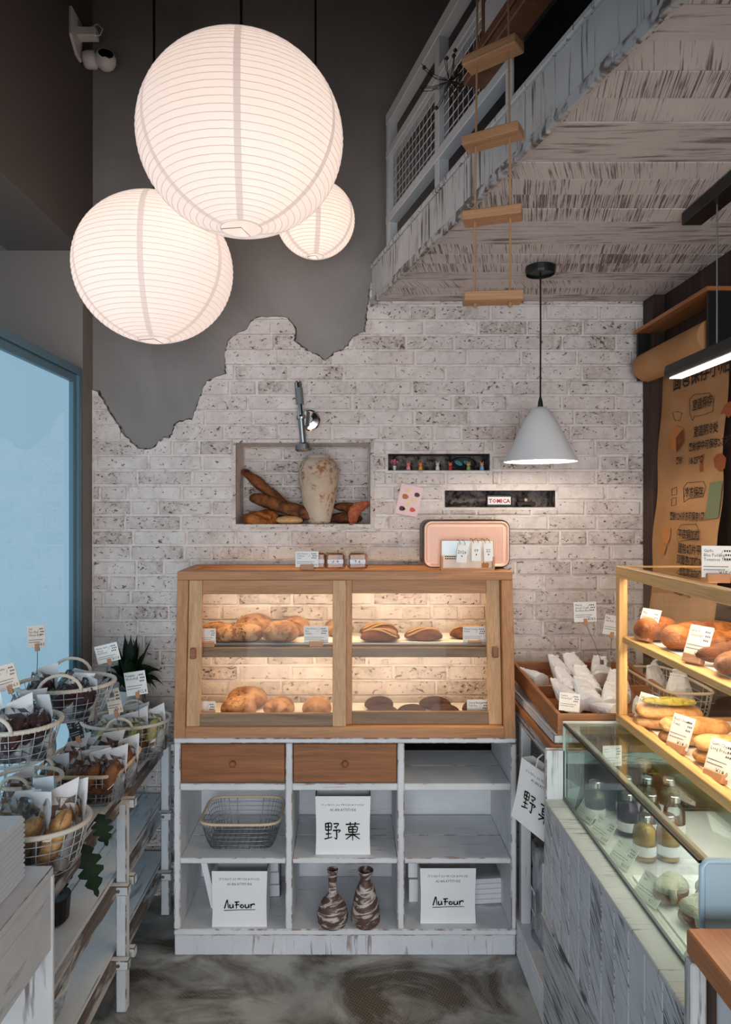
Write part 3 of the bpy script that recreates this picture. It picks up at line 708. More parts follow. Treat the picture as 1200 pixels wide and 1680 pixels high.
for s, x, y, sz, kx in (('面包保存小贴士', 1104, 640, .072, .95), ('室温保存', 1136, 673, .044, .8), ('室温阴冷处', 1138, 716, .042, .8), ('密封袋中可保存2-3天', 1130, 740, .036, .8), ('密封', 1109, 761, .032, .8), ('18-25℃', 1130, 762, .036, .8),
                        ('冷冻保存', 1123, 815, .042, .8), ('密封12H冷冻可保存1周', 1099, 852, .036, .7), ('平底锅加热', 1112, 882, .04, .8), ('面包切片平底锅', 1112, 905, .040, .85), ('双面各加热30秒', 1110, 923, .038, .85), ('面包刷油加热', 1114, 942, .034, .8), ('高温烤箱', 1106, 973, .04, .8)):
    ptext(m, s, x, y, sz, kx)
def loop(m, pts, w=.0022, closed=True):
    q = [pp(x, y, .004) for x, y in pts]; m.tube(q, w / 2, 3, closed)
for b_ in ([(1132, 655), (1140, 647), (1165, 645), (1172, 655), (1170, 675), (1150, 682), (1140, 683), (1137, 690), (1133, 680)], [(1122, 800), (1128, 792), (1155, 790), (1159, 800), (1154, 815), (1130, 818), (1123, 824)], [(1111, 872), (1118, 861), (1143, 860), (1147, 870), (1147, 884), (1120, 887), (1113, 890)], [(1110, 940), (1118, 932), (1142, 938), (1146, 946)], [(1103, 802), (1111, 799), (1111, 811), (1103, 813)], [(1103, 818), (1110, 816), (1110, 828), (1102, 830)],
           [(1104, 677), (1108, 690), (1116, 690), (1120, 678), (1112, 675)]):
    loop(m, b_)
m.build('writing', 'kraft_ink', sheet)['kind'] = 'stuff'
def blob(name, mat, polys):
    for poly in polys: q = [pp(x, y, .0035) for x, y in poly]; MB().add(q, [tuple(range(len(q)))]).build(name, mat, sheet)
blob('bread_drawing', 'kraft_bread', [[(1098, 715), (1108, 697), (1121, 703), (1122, 725), (1110, 742), (1099, 732)], [(1086, 872), (1092, 866), (1101, 866), (1100, 882), (1096, 892), (1087, 890)], [(1083, 893), (1094, 896), (1090, 910), (1081, 905)]])
blob('bun_drawing', 'kraft_bread_dark', [[(1171, 752), (1177, 745), (1186, 744), (1192, 752), (1190, 768), (1182, 774), (1173, 766)], [(1182, 680), (1190, 664), (1199, 658), (1204, 676), (1196, 686), (1188, 678)], [(1109, 718), (1121, 704), (1122, 725), (1110, 742)]])
blob('thermometer_drawing', 'kraft_bread_dark', [[(1153, 745), (1157, 744), (1154, 766), (1155, 773), (1149, 775), (1148, 768)]])
blob('fridge_drawing', 'kraft_green', [[(1165, 792), (1186, 788), (1179, 850), (1157, 852)]])
# ------------------------------------------------------------------ white base cabinet
FY, BY = 2.505, 2.868
def fz(y): return PZ(y, FY)
def fx(x): return PX(x, FY)
cab = thing('shelf_cabinet', 'whitewashed wooden shelf cabinet with two brown drawers and open compartments', 'cabinet')
EW = ['cab_white', 'cab_edge']; EV = ['cab_white_v', 'cab_edge']
def cbox(name, x0, x1, y0, y1, z0, z1, mats, bev=.004): return MB().box(x0, x1, y0, y1, z0, z1).build(name, mats, cab, bev=bev, worn=True)
zt, z1s, z1b, z2s, z2b, zbt, zbb = fz(1211), fz(1286), fz(1297), fz(1408), fz(1417), fz(1525), fz(1535)
cbox('top_board', fx(285), fx(848), FY, BY, fz(1220), zt, EW)
cbox('side_panel', fx(285), fx(296), FY, BY, zbt, fz(1220), EV); cbox('side_panel', fx(839), fx(848), FY, BY, zbt, fz(1220), EV)
cbox('divider', fx(468.5), fx(480), FY, BY - .01, zbt, fz(1220), EV); cbox('divider', fx(652.5), fx(664), FY, BY - .01, zbt, fz(1220), EV)
cols = [(fx(296), fx(468.5)), (fx(480), fx(652.5)), (fx(664), fx(839))]
for x0, x1 in cols:
    for i, (a, b) in enumerate(((z1b, z1s), (z2b, z2s))):
        for k in range(2):        # each shelf is two boards deep
            y0 = FY + k * .178; MB().box(x0, x1, y0, min(BY - .01, y0 + .176), a, b).build('shelf_board', EW, cab, bev=.0025, worn=True)
cbox('bottom_board', fx(285), fx(848), FY, BY, zbb, zbt, EW)
cbox('plinth', fx(286), fx(847), FY + .004, FY + .024, 0.0, zbb, ['cab_plinth', 'cab_edge'], .003)
cbox('back_panel', fx(285), fx(848), BY, BY + .012, 0.0, zt, EW, .002)
MB().box(cols[2][0], cols[2][1], BY - .016, BY - .002, z1s, fz(1220)).build('back_dark_sheet', 'black_matte', cab)  # black sheet stands in for the darkness of an open back
for (x0, x1) in cols[:2]:
    d = MB().box(x0 + .003, x1 - .003, FY + .004, FY + .022, z1s + .004, fz(1220) - .003).build('drawer', ['oak_brown'], cab, bev=.002)
    cx_, cz_ = (x0 + x1) / 2, (z1s + fz(1220)) / 2
    MB().lathe([(.001, .022), (.009, .020), (.0125, .014), (.009, .006), (.007, 0)], 14, T(cx_, FY + .004, cz_) @ RX(pi / 2)).build('knob', 'oak_brown', d, smooth=True)
    bx_ = MB(); bx_.box(x0 + .01, x1 - .01, FY + .022, BY - .02, z1s + .006, z1s + .014); bx_.build('drawer_box', 'oak_brown', d)

# ------------------------------------------------------------------ wooden display case on top of it
case = thing('display_case', 'light oak display case with two sliding glass doors on the white cabinet', 'display case')
CZ0, CZ1, CK = zt, 1.407, 0.0906
CM = Matrix(((1, 0, 0, 0), (0, 1, CK, FY - CK * CZ0), (0, 0, 1, 0), (0, 0, 0, 1)))
CB = 2.872
def kbox(name, x0, x1, y0, y1, z0, z1, mats, parent=case, bev=.002, M=CM): return MB().box(x0, x1, y0, y1, z0, z1, M=M).build(name, mats, parent, bev=bev)
def yin(z): return CB - (FY + CK * (z - CZ0))
CX0, CX1 = fx(285), fx(847)
for x0, x1 in ((CX0, CX0 + .042), (CX1 - .042, CX1)):
    kbox('corner_post', x0, x1, 0, .06, CZ0 + .0, CZ1 - .033, 'oak_v')
for x0, x1 in ((CX0, CX0 + .02), (CX1 - .02, CX1)):
    p = [(.06, CZ0), (yin(CZ0), CZ0), (yin(CZ0), CZ1 - .033), (.06 + CK * (CZ1 - CZ0 - .033), CZ1 - .033)]
    MB().hexa([(x0, FY + .06, CZ0), (x1, FY + .06, CZ0), (x1, CB, CZ0), (x0, CB, CZ0), (x0, FY + .06 + CK * .574, CZ1 - .033), (x1, FY + .06 + CK * .574, CZ1 - .033), (x1, CB, CZ1 - .033), (x0, CB, CZ1 - .033)]).build('side_panel', 'oak_v', case, bev=.002)
kbox('bottom_rail', CX0 + .042, CX1 - .042, 0, .05, CZ0, CZ0 + .04, 'oak')
YT = FY + CK * (CZ1 - CZ0)
tp_ = [('top_rail', CX0, CX1, YT - .004, YT + .045), ('top_rail', CX0, CX1, CB - .04, CB)]
for n_, x0, x1, y0, y1 in tp_: MB().box(x0, x1, y0, y1, CZ1 - .033, CZ1).build(n_, 'oak', case, bev=.002)
for x0, x1 in ((CX0, CX0 + .045), (CX1 - .045, CX1)): MB().box(x0, x1, YT + .045, CB - .04, CZ1 - .033, CZ1).build('top_rail', 'oak_y', case, bev=.002)
MB().box(CX0 + .045, CX1 - .045, YT + .045, CB - .04, CZ1 - .012, CZ1 - .006).build('top_glass', 'glass', case)
kbox('floor_board', CX0 + .02, CX1 - .02, .05, yin(.84), CZ0 + .0, CZ0 + .028, 'oak_grey', M=CM)
MB().box(CX0 + .05, CX1 - .05, FY + .09, CB - .02, CZ0 + .029, CZ0 + .031).build('shelf_paper', 'paper', case)
MSZ = 1.115
ms = kbox('middle_shelf', CX0 + .02, CX1 - .02, .062, yin(MSZ) - .012, MSZ - .016, MSZ, 'oak_grey')
kbox('shelf_lip', CX0 + .05, CX1 - .05, .052, .064, MSZ - .036, MSZ, 'oak_grey', parent=ms)
MB().box(CX0 + .05, CX1 - .05, FY + .11, CB - .03, MSZ + .007, MSZ + .009).build('shelf_paper', 'paper', ms)
tr_ = MB()
for xa, xb in ((CX0 + .06, -.04), (.0, CX1 - .06)):
    tr_.tube([(xa, FY + .10, MSZ + .005), (xb, FY + .10, MSZ + .005)], .0035, 6)
    tr_.tube([(xa, FY + .10, MSZ + .014), (xb, FY + .10, MSZ + .014)], .0018, 6)
tr_.build('wire_tray', 'wire', ms)
kbox('mid_mullion', -.022, -.006, .03, .045, CZ0 + .04, CZ1 - .033, 'oak_v')
DZ0, DZ1 = CZ0 + .04, CZ1 - .034
def door(x0, x1, y0, kx, hside):
    d = thing('door_x', '', ''); D.objects.remove(d)
    d = MB().box(x0, x0 + .05, y0, y0 + .02, DZ0, DZ1, M=CM).build('sliding_door', 'oak_pale_v' if hside < 0 else 'oak_v', case, bev=.0015)
    MB().box(x1 - .05, x1, y0, y0 + .02, DZ0, DZ1, M=CM).build('door_stile', 'oak_pale_v', d, bev=.0015)
    MB().box(x0 + .05, x1 - .05, y0 + .002, y0 + .018, DZ1 - .052, DZ1, M=CM).build('door_rail', 'oak', d, bev=.0015)
    MB().box(x0 + .05, x1 - .05, y0 + .002, y0 + .018, DZ0, DZ0 + .046, M=CM).build('door_rail', 'oak_grey', d, bev=.0015)
    MB().box(x0 + .05, x1 - .05, y0 + .009, y0 + .012, DZ0 + .046, DZ1 - .052, M=CM).build('door_glass', 'glass', d)
    hx = x0 + .022 if hside < 0 else x1 - .022
    MB().box(hx - .011, hx + .011, y0 - .014, y0 + .0, MSZ - .03, MSZ + .01, M=CM).build('pull', 'oak_brown', d, bev=.003)
door(CX0 + .044, PX(568, FY + .02), .004, 0, -1); door(PX(556, FY + .03), CX1 - .044, .027, 0, 1)
for z, nm in ((CZ1 - .036, 'upper'), (MSZ - .017, 'lower')):
    yy = FY + CK * (z - CZ0) + (.062 if nm == 'upper' else .075)
    MB().box(CX0 + .05, CX1 - .05, yy, yy + .012, z - .006, z).build('led_strip', 'led_warm', case)
    area('case_led', ((CX0 + CX1) / 2, yy + .006, z - .01), (radians(28), 0, 0), 1.12, .012, 2.5, (1, .71, .40), parent=case)

# ------------------------------------------------------------------ breads
def loaf(L, Wd, H, seed=1, p=2.3, flat=.35, amp=.05, nu=22, nv=18, bend=0.0, lobes=0, lobe=.06, seg=0, segd=.12, twist=0.0, tip=1.0, fr=3.0):
    m = MB(); rings = []; so = Vector((seed * 7.3, seed * 3.1, seed * 1.7))
    for i in range(nu + 1):
        t = -1 + 2 * i / nu; t = sin(t * pi / 2) * .995; k = max(0.0, 1 - abs(t) ** p) ** (1 / p); k = max(k, .04) ** tip
        if seg: k *= 1 - segd * abs(sin(t * seg * pi / 2)) ** 6 * (1 if abs(t) < .97 else 0)
        ring = []
        for j in range(nv):
            a = 2 * pi * j / nv + twist * t; cy, cz = cos(a), sin(a)
            q = 1 + (lobe * cos(lobes * a) if lobes else 0)
            x, y, z = t * L / 2, cy * k * Wd / 2 * q, cz * k * H / 2 * q
            if z < 0: z *= (1 - flat)
            nz = noise.noise(Vector((x, y, z)) * (fr / max(Wd, .02)) * .5 + so); q2 = 1 + amp * nz * 2
            ring.append((x, y * q2 + bend * (t * t - .3) * L, z * q2 + (1 - flat) * H / 2 * .96))
        rings.append(ring)
    m.loft(rings); return m
LOAF = {}
def bread_mesh(kind):
    if kind in LOAF: return LOAF[kind]
    mk = {'round_a': (lambda: loaf(.142, .125, .098, 1, amp=.05), 'crust_round'), 'round_b': (lambda: loaf(.12, .112, .085, 2, amp=.06), 'crust_round'), 'round_c': (lambda: loaf(.135, .11, .088, 5, amp=.06), 'crust_round'),
          'stick_a': (lambda: loaf(.155, .065, .05, 3, lobes=5, lobe=.07, twist=2.2, amp=.05), 'crust_stick'), 'stick_b': (lambda: loaf(.15, .06, .052, 4, lobes=5, lobe=.07, twist=-2.0, amp=.05), 'crust_stick'),
          'cocoa_a': (lambda: loaf(.115, .09, .058, 6, lobes=8, lobe=.10, amp=.04, tip=1.3, nv=32), 'crust_cocoa'), 'cocoa_b': (lambda: loaf(.125, .085, .055, 8, lobes=8, lobe=.10, amp=.04, tip=1.3, nv=32), 'crust_cocoa'),
          'roll': (lambda: loaf(.13, .075, .062, 9, amp=.05), 'crust_brown'), 'loaf_long': (lambda: loaf(.30, .085, .075, 10, p=3.5, amp=.04, seg=4, segd=.18), 'crust_gloss'),
          'bun_gloss': (lambda: loaf(.12, .095, .085, 12, p=3, amp=.03), 'crust_gloss'), 'baguette': (lambda: loaf(.34, .07, .058, 13, p=3, amp=.05, seg=5, segd=.15), 'crust_sand'), 'dark_croissant': (lambda: loaf(.2, .075, .065, 14, lobes=0, seg=7, segd=.22, bend=.22, amp=.05), 'crust_dark'),
          'ciabatta': (lambda: loaf(.19, .085, .048, 15, p=3, amp=.07), 'crust_sand'), 'small_bun': (lambda: loaf(.1, .075, .065, 16, amp=.06), 'crust_brown'), 'bar': (lambda: loaf(.12, .07, .06, 17, p=4, amp=.03), 'crust_dark')}[kind]
    LOAF[kind] = mk[0]().mesh(kind, mk[1], smooth=True); return LOAF[kind]
def bread(name, label, kind, loc, rz=0, group=None, sc=1.0, rot=None, mat=None):
    o = obj(name, bread_mesh(kind), None, loc, rot or (0, 0, rz), (sc,) * 3)
    return tag(o, label, 'bread', group)
S1, S2 = MSZ + .0092, CZ0 + .0312
for i, (x, Y, k, rz, sc, lb) in enumerate(((352, 2.70, 'round_b', .3, 1.0, 'round crusty loaf at the far left of the upper case shelf, behind the price card'), (375, 2.66, 'round_a', 1.2, .85, 'small loaf second from the left on the upper case shelf, left door'), (403, 2.66, 'round_c', .1, 1.02, 'dark round loaf in the middle of the upper shelf, left door, front'), (418, 2.79, 'round_a', .2, 1.1, 'golden loaf behind the dark round loaf on the upper shelf'),
                                           (460, 2.66, 'round_a', -.1, 1.02, 'floury pale loaf on the upper shelf beside the right price card'), (482, 2.79, 'round_b', .6, 1.1, 'browned loaf behind the floury pale loaf on the upper shelf'), (556, 2.79, 'round_b', .4, 1.0, 'loaf half hidden behind the door stile on the upper shelf'))):
    bread('round_loaf', lb, k, (PX(x, Y), Y, S1), rz, 'round loaves in the display case', sc)
for i, (x, Y, k, rz, sc, lb) in enumerate(((392, 2.66, 'round_a', 0, .98, 'raisin loaf at the left on the lower case shelf, front one'), (406, 2.78, 'round_c', .2, 1.2, 'raisin loaf at the left on the lower case shelf, behind the front one'), (458, 2.68, 'round_b', .2, 1.02, 'single small raisin loaf in the middle of the lower shelf, left door'), (521, 2.68, 'round_b', 1.4, 1.0, 'raisin loaf at the right of the lower shelf behind the left door'))):
    bread('round_loaf', lb, k, (PX(x, Y), Y, S2), rz, 'round loaves in the display case', sc)
st_me = {}
def stick(label, kind, loc, rz, sc=1.0):
    t = thing('striped_bread_stick', label, 'bread', loc, rz, 'striped bread sticks in the display case'); t.scale = (sc,) * 3
    obj('bread_body', bread_mesh(kind), t)
    m = MB()
    for s in range(3):
        pts = []
        for i in range(15):
            u = -.8 + 1.6 * i / 14; a = pi * .3 + s * .55 + u * (1.3 if kind == 'stick_a' else -1.3); k = sqrt(max(.05, 1 - abs(u) ** 2.3))
            pts.append((u * .078, cos(a) * .031 * k, .0165 + .028 * k * sin(a) + .004))
        m.tube(pts, .004, 5)
    m.build('pale_stripes', 'crust_stripe', t, smooth=True)['kind'] = 'stuff'
stick('striped brown bread stick on the upper shelf, front one of the left pair', 'stick_a', (PX(624, 2.66), 2.66, S1), .05)
stick('striped brown bread stick on the upper shelf, behind the front one of the pair', 'stick_b', (PX(622, 2.77), 2.77, S1), .0, 1.05)
stick('single striped bread stick in the middle of the upper shelf, right door', 'stick_b', (PX(695, 2.68), 2.68, S1), -.08)
stick('striped bread stick behind the price card at the right of the upper shelf', 'stick_a', (PX(770, 2.72), 2.72, S1), .02, 1.0)
for x, Y, k, rz, dz, lb in ((622, 2.76, 'cocoa_a', .15, 0, 'dark cocoa bun at the rear left of the lower shelf, right door'), (628, 2.65, 'cocoa_b', 0, 0, 'dark cocoa bun at the front left of the lower shelf, right door'), (676, 2.65, 'cocoa_a', .1, 0, 'dark cocoa bun at the front middle of the lower shelf, right door'), (714, 2.77, 'cocoa_b', -.1, 0, 'dark cocoa bun behind the front right one on the lower shelf'), (730, 2.65, 'cocoa_a', 0, 0, 'dark cocoa bun at the front right of the lower shelf, right door'), (782, 2.7, 'cocoa_a', .3, 0, 'dark cocoa bun half hidden by the lower right price card')):
    bread('cocoa_bun', lb, k, (PX(x, Y), Y, S2 + dz), rz, 'cocoa buns in the display case', 1.03)

# ------------------------------------------------------------------ price cards
def card(label, loc, w, h, title, price, rot=(0, 0, 0), holder=None, mat='card', ink='ink', foot=None, lines=2):
    t = thing('price_card', label, 'price card', loc, rot=rot)
    z0 = .012 if holder == 'block' else 0
    MB().box(-w / 2, w / 2, -.0008, .0008, z0, z0 + h).build('card', mat, t)
    it = []; ds = []; u = h / 36.0
    for i, s in enumerate(title): it.append((s, -w / 2 + w * .06, z0 + h - h * (.20 + .14 * i), h * .145, 'LEFT', .82))
    rl = h * .09
    for i in range(lines):
        x = -w / 2 + w * .06; y = z0 + h * (.38 - .11 * i) if len(title) < 3 else z0 + h * (.33 - .1 * i)
        while x < w * (.3 - .1 * i): x2 = x + w * RND.uniform(.02, .05); ds.append((x, x2, y, h * .028)); x = x2 + w * .018
    for i in range(3):
        x = w * .20 + (i % 2) * w * .04
        while x < w * .42: ds.append((x, x + w * .045, z0 + h - h * (.19 + .13 * i), h * .06)); x += w * .075
    if price: it.append((price, w / 2 - w * .05, z0 + h * .07, h * .2, 'RIGHT', .85))
    pm = print_mesh(it, ink, dashes=ds, quads=[[(w * .05, z0 + h * .64), (w * .06, z0 + h * .64), (w * .17, z0 + h * .86), (w * .16, z0 + h * .86)]] if title else [])
    pm.build('print', ink, t, loc=(0, -.0011, 0), rot=(pi / 2, 0, 0))['kind'] = 'stuff'
    if holder == 'block':
        MB().box(-.026, .026, -.012, .010, 0, .022).build('wood_block', 'clip_wood', t, bev=.002)
    elif holder:                      # (dx, dy, dz) end of a wire stick below the clip
        MB().box(-.007, .007, -.004, .004, -.012, .012).build('clip', 'clip_wood' if mat != 'x' else 'steel', t, bev=.001)
        MB().tube([(0, 0, -.008), Vector(holder) * .5 + Vector((.002, 0, 0)), holder], .0014, 5).build('wire_stick', 'wire', t)
        e_ = Vector(holder); MB().box(e_.x - .006, e_.x + .006, e_.y - .005, e_.y + .005, e_.z - .004, e_.z + .012).build('stick_clip', 'steel', t)
    return t
card('white price card reading 18.0 at the left end of the upper case shelf', (PX(341, 2.60), 2.60, MSZ), .062, .058, ['s', ''], '¥18.0', holder='block')
card('white price card reading 20.0 on the upper shelf behind the left door', (PX(519, 2.61), 2.61, MSZ), .094, .066, ['Citrus Berries', 'Basil', 'Ciabatta'], '¥20.0', holder='block')
card('white price card reading 18.0 at the left end of the lower case shelf', (PX(338, 2.575), 2.575, S2), .072, .072, ['t', ''], '¥18.0', holder='block')
card('white price card reading 12.0 on the upper shelf beside the right door stile', (PX(779, 2.62), 2.62, MSZ), .09, .062, ['Mustard Sausage', 'Pretzel'], '¥12.0', holder='block')
card('white price card without a visible price on the lower shelf at the right', (PX(785, 2.59), 2.59, S2), .085, .074, ['Cherry Banana', 'Tuile Box'], '', holder='block')
ct = card('white price card reading 19.0 on top of the display case beside the toast bags', (PX(504, 2.60), 2.60, CZ1), .088, .060, ['Garlic Potatoe', 'Tomatoes', 'Toast'], '¥19.0', holder='block')

# ------------------------------------------------------------------ things on the display case
for i, (x, lb) in enumerate(((520, 'clear bag of toast on the display case, half hidden by the price card'), (551, 'clear bag of toast on the display case, middle one of three'), (587, 'clear bag of toast on the display case, rightmost of three'))):
    Y = 2.645 if i else 2.66; t = thing('toast_bag', lb, 'toast', (PX(x, Y), Y, CZ1), group='bags of toast on the display case')
    LM = MB().box(-.034, .034, -.03, .03, .004, .062).build('toast', 'crust_gloss', t, bev=.008)
    MB().box(-.038, .038, -.035, .035, .001, .068).build('clear_wrap', 'wrap', t, bev=.01, seg=2)
    MB().box(-.030, .030, -.0365, -.0355, .024, .040).build('paper_label', 'paper', t)
    pm = MB()
    for k in range(2):
        for q in range(4): stroke(pm, [(-.014 + k * .016 + RND.uniform(0, .01), .026 + RND.uniform(0, .012)), (-.014 + k * .016 + RND.uniform(0, .01), .026 + RND.uniform(0, .012))], .0014)
    pm.build('label_print', 'ink', t, loc=(0, -.037, 0), rot=(pi / 2, 0, 0))['kind'] = 'stuff'
# rose gold retro speaker
Y = 2.655; sx0, sx1, sz0, sz1 = PX(694, Y), PX(838, Y), CZ1 + .006, PZ(854, Y)
t = thing('retro_speaker', 'dark speaker with a rose gold ribbed front on the display case', 'speaker', ((sx0 + sx1) / 2, Y, CZ1))
w, h = sx1 - sx0, sz1 - CZ1
def rrect(w, h, r, n=6, cx=0, cz=0):
    out = []
    for k, (sx, sz) in enumerate(((1, -1), (1, 1), (-1, 1), (-1, -1))):
        for i in range(n + 1):
            a = -pi / 2 + k * pi / 2 + i * pi / 2 / n; out.append((cx + sx * (w / 2 - r) + r * cos(a), cz + sz * (h / 2 - r) + r * sin(a)))
    return out
def rloft(m, specs, cz):      # specs: (y, w, h, r)
    m.loft([[(x, y, z) for x, z in rrect(w_, h_, r_, 6, 0, cz)] for y, w_, h_, r_ in specs])
hc = h / 2 + .003
m = MB(); rloft(m, [(.13, w * .96, h * .94, .03), (.12, w, h, .034), (.01, w, h, .034), (0, w - .006, h - .006, .032)], hc); m.build('body', 'rose_dark', t, fix=True, smooth=False)
m = MB(); rloft(m, [(.0, w - .012, h - .012, .028), (-.006, w - .014, h - .014, .028), (-.006, w - .022, h - .022, .026), (-.0005, w - .036, h - .034, .02)], hc); m.build('front_frame', 'rose_gold', t, fix=True, smooth=False)
m = MB(); gw, gh = w - .06, h - .055
for i in range(42): x = -gw / 2 + gw * i / 41; m.box(x - .0011, x + .0011, -.0035, .0, hc - gh / 2, hc + gh / 2)
for i in range(20): z = hc - gh / 2 + gh * i / 19; m.box(-gw / 2, gw / 2, -.0032, .0, z - .0011, z + .0011)
m.build('grille', 'rose_gold', t)['kind'] = 'stuff'
for s in (-1, 1): MB().box(s * w * .35 - .01, s * w * .35 + .01, .03, .1, -.0, .006).build('foot', 'black', t)
# desk calendar in a wooden stand
Y = 2.60; cx_ = PX(767, Y)
t = thing('desk_calendar', 'wooden stand with three hanging date tags reading 2026 09 22', 'calendar', (cx_, Y, CZ1))
m = MB(); m.box(-.102, .102, -.014, .014, 0, .008); m.box(-.102, -.094, -.014, .014, .008, .052); m.box(.094, .102, -.014, .014, .008, .052); m.build('wood_stand', 'clip_wood', t)
MB().box(-.098, .094, -.001, .001, .006, .112).build('picture_card', 'card_beige', t, bev=.0005)
MB().box(-.097, .006, -.0024, -.0012, .058, .112).build('white_panel', 'acrylic_white', t)
pm = print_mesh([], 'ink', dashes=[(-.085 + i * .008, -.079 + i * .008, z_, .004) for i in range(6) for z_ in (.042, .050)]); pm.build('caption', 'ink', t, loc=(0, -.0015, 0), rot=(pi / 2, 0, 0))['kind'] = 'stuff'
MB().add([(.055, -.0015, .01), (.08, -.0015, .01), (.083, -.0015, .025), (.077, -.0015, .03), (.068, -.0015, .027), (.06, -.0015, .031), (.054, -.0015, .024)], [(0, 1, 2, 3, 4, 5, 6)]).build('bread_print', 'kraft_bread', t)
for s, x, dz, r_, w_ in (('2026', -.018, 0, .10, .040), ('09', .032, .006, 0, .036), ('22', .076, .006, -.05, .036)):
    g = MB().box(-w_ / 2, w_ / 2, -.001, .001, -.075, 0).build('date_tag', 'card', t, loc=(x, -.012, .104 + dz), rot=(0, r_, 0), bev=.0008)
    print_mesh([(s, 0, -.04, .017, 'CENTER')], 'ink', dashes=[(-.002, .002, -.052, .005)]).build('date_print', 'ink', g, loc=(0, -.0015, 0), rot=(pi / 2, 0, 0))
    for s_ in (-1, 1):
        MB().tube([(s_ * .009, -.002, -.006), (s_ * .009 - .006, -.004, .008), (s_ * .009 - .012, .004, .012), (s_ * .009 - .012, .014, .006)], .0008, 4).build('ring', 'ink', g)
# ------------------------------------------------------------------ wire baskets
def sup(a, rx, ry, e):
    c_, s_ = cos(a), sin(a)
    return (rx * (abs(c_) ** e) * (1 if c_ >= 0 else -1), ry * (abs(s_) ** e) * (1 if s_ >= 0 else -1))
def wire_basket(label, loc, rx, ry, h, square=False, rim='rope_cream', rr_=.0065, handles=0, taper=.78, n=26, rows=4, rz=0, wr=.0013, twisted=True, wire='wire_white', group=None):
    t = thing('wire_basket', label, 'basket', loc, rz, group)
    e = .38 if square else 1.0
    N = 64; ring = [(*sup(2 * pi * i / N, rx, ry, e), h) for i in range(N)]
    m = MB(); m.tube(ring, rr_, 7, True)
    if twisted:       # rope wound round the rim
        pts = []
        K = 60 if not square else 40
        for i in range(K * 6):
            a = 2 * pi * i / (K * 6); x, y = sup(a, rx, ry, e); q = 2 * pi * i / 6
            L = hypot(x, y) or 1; pts.append((x + x / L * cos(q) * rr_ * .75, y + y / L * cos(q) * rr_ * .75, h + sin(q) * rr_ * .75))
        m.tube(pts, rr_ * .45, 5, True)
    m.build('rim', rim, t, smooth=True)
    m = MB()
    def pt(a, k):
        s_ = taper + (1 - taper) * k ** .7; x, y = sup(a, rx * s_, ry * s_, e); return (x, y, .003 + (h - .003) * k)
    for i in range(n):
        a = 2 * pi * (i + .3) / n; m.tube([pt(a, k / 4) for k in range(5)], wr, 4)
    for r_ in range(rows):
        k = r_ / rows; m.tube([pt(2 * pi * i / 40, k) for i in range(40)], wr, 4, True)
    nb = max(4, n // 4)
    for i in range(1, nb):
        u = -1 + 2 * i / nb
        for ax in (0, 1):
            a_ = rx * taper if ax == 0 else ry * taper; b_ = ry * taper if ax == 0 else rx * taper
            L = b_ * ((1 - abs(u) ** (2 / e)) ** (e / 2)) * .99
            m.tube([(u * a_, -L, .003), (u * a_, L, .003)] if ax == 0 else [(-L, u * a_, .003), (L, u * a_, .003)], wr, 4)
    m.build('wire_mesh', wire, t, smooth=True)['kind'] = 'stuff'
    for s in ((-1, 1) if handles else ()):
        q = []
        for i in range(11):
            a = pi * i / 10; q.append((cos(a) * handles, s * ry * (1 - .02), h + sin(a) * handles * .85)) if not square else q.append((s * rx, cos(a) * handles, h + sin(a) * handles * .9))
        MB().tube(q, rr_ * .85, 7).build('handle', rim, t, smooth=True)
    return t

# ------------------------------------------------------------------ paper bags
YE = [[(.08, .95), (.09, .55)], [(.08, .93), (.42, .95), (.41, .55)], [(.08, .75), (.40, .76)], [(.10, .56), (.42, .57)], [(.25, .94), (.25, .1)], [(.10, .34), (.43, .37)], [(.02, .06), (.20, .10), (.48, .17)], [(.55, .92), (.86, .93), (.70, .72)], [(.62, .78), (.76, .66)], [(.52, .54), (.95, .56), (.84, .42)], [(.74, .55), (.75, .08), (.62, .14)]]
GUO = [[(.08, .89), (.92, .92)], [(.35, 1.02), (.36, .80)], [(.66, 1.02), (.63, .80)], [(.25, .74), (.27, .44)], [(.25, .74), (.76, .75), (.73, .45)], [(.27, .60), (.73, .60)], [(.27, .45), (.73, .45)], [(.06, .31), (.94, .34)], [(.5, .74), (.5, -.02)], [(.47, .32), (.10, .04)], [(.53, .32), (.92, .06)]]
AUF = [[(0, 0), (.07, .72), (.10, .76), (.13, .02)], [(.18, .42), (.18, .12), (.22, .06), (.27, .14), (.28, .44)], [(.28, .42), (.30, .04)], [(.41, .66), (.40, 0)], [(.34, .62), (.50, .66)], [(.36, .36), (.50, .38)], [(.58, .40), (.53, .22), (.58, .08), (.65, .2), (.59, .40)], [(.70, .42), (.70, .14), (.75, .07), (.80, .16), (.81, .42)], [(.81, .42), (.83, .06)], [(.88, .44), (.89, .02)], [(.89, .28), (.94, .42), (1.0, .44), (1.0, .32)], [(-.02, -.20), (.5, -.14), (1.04, -.12)]]
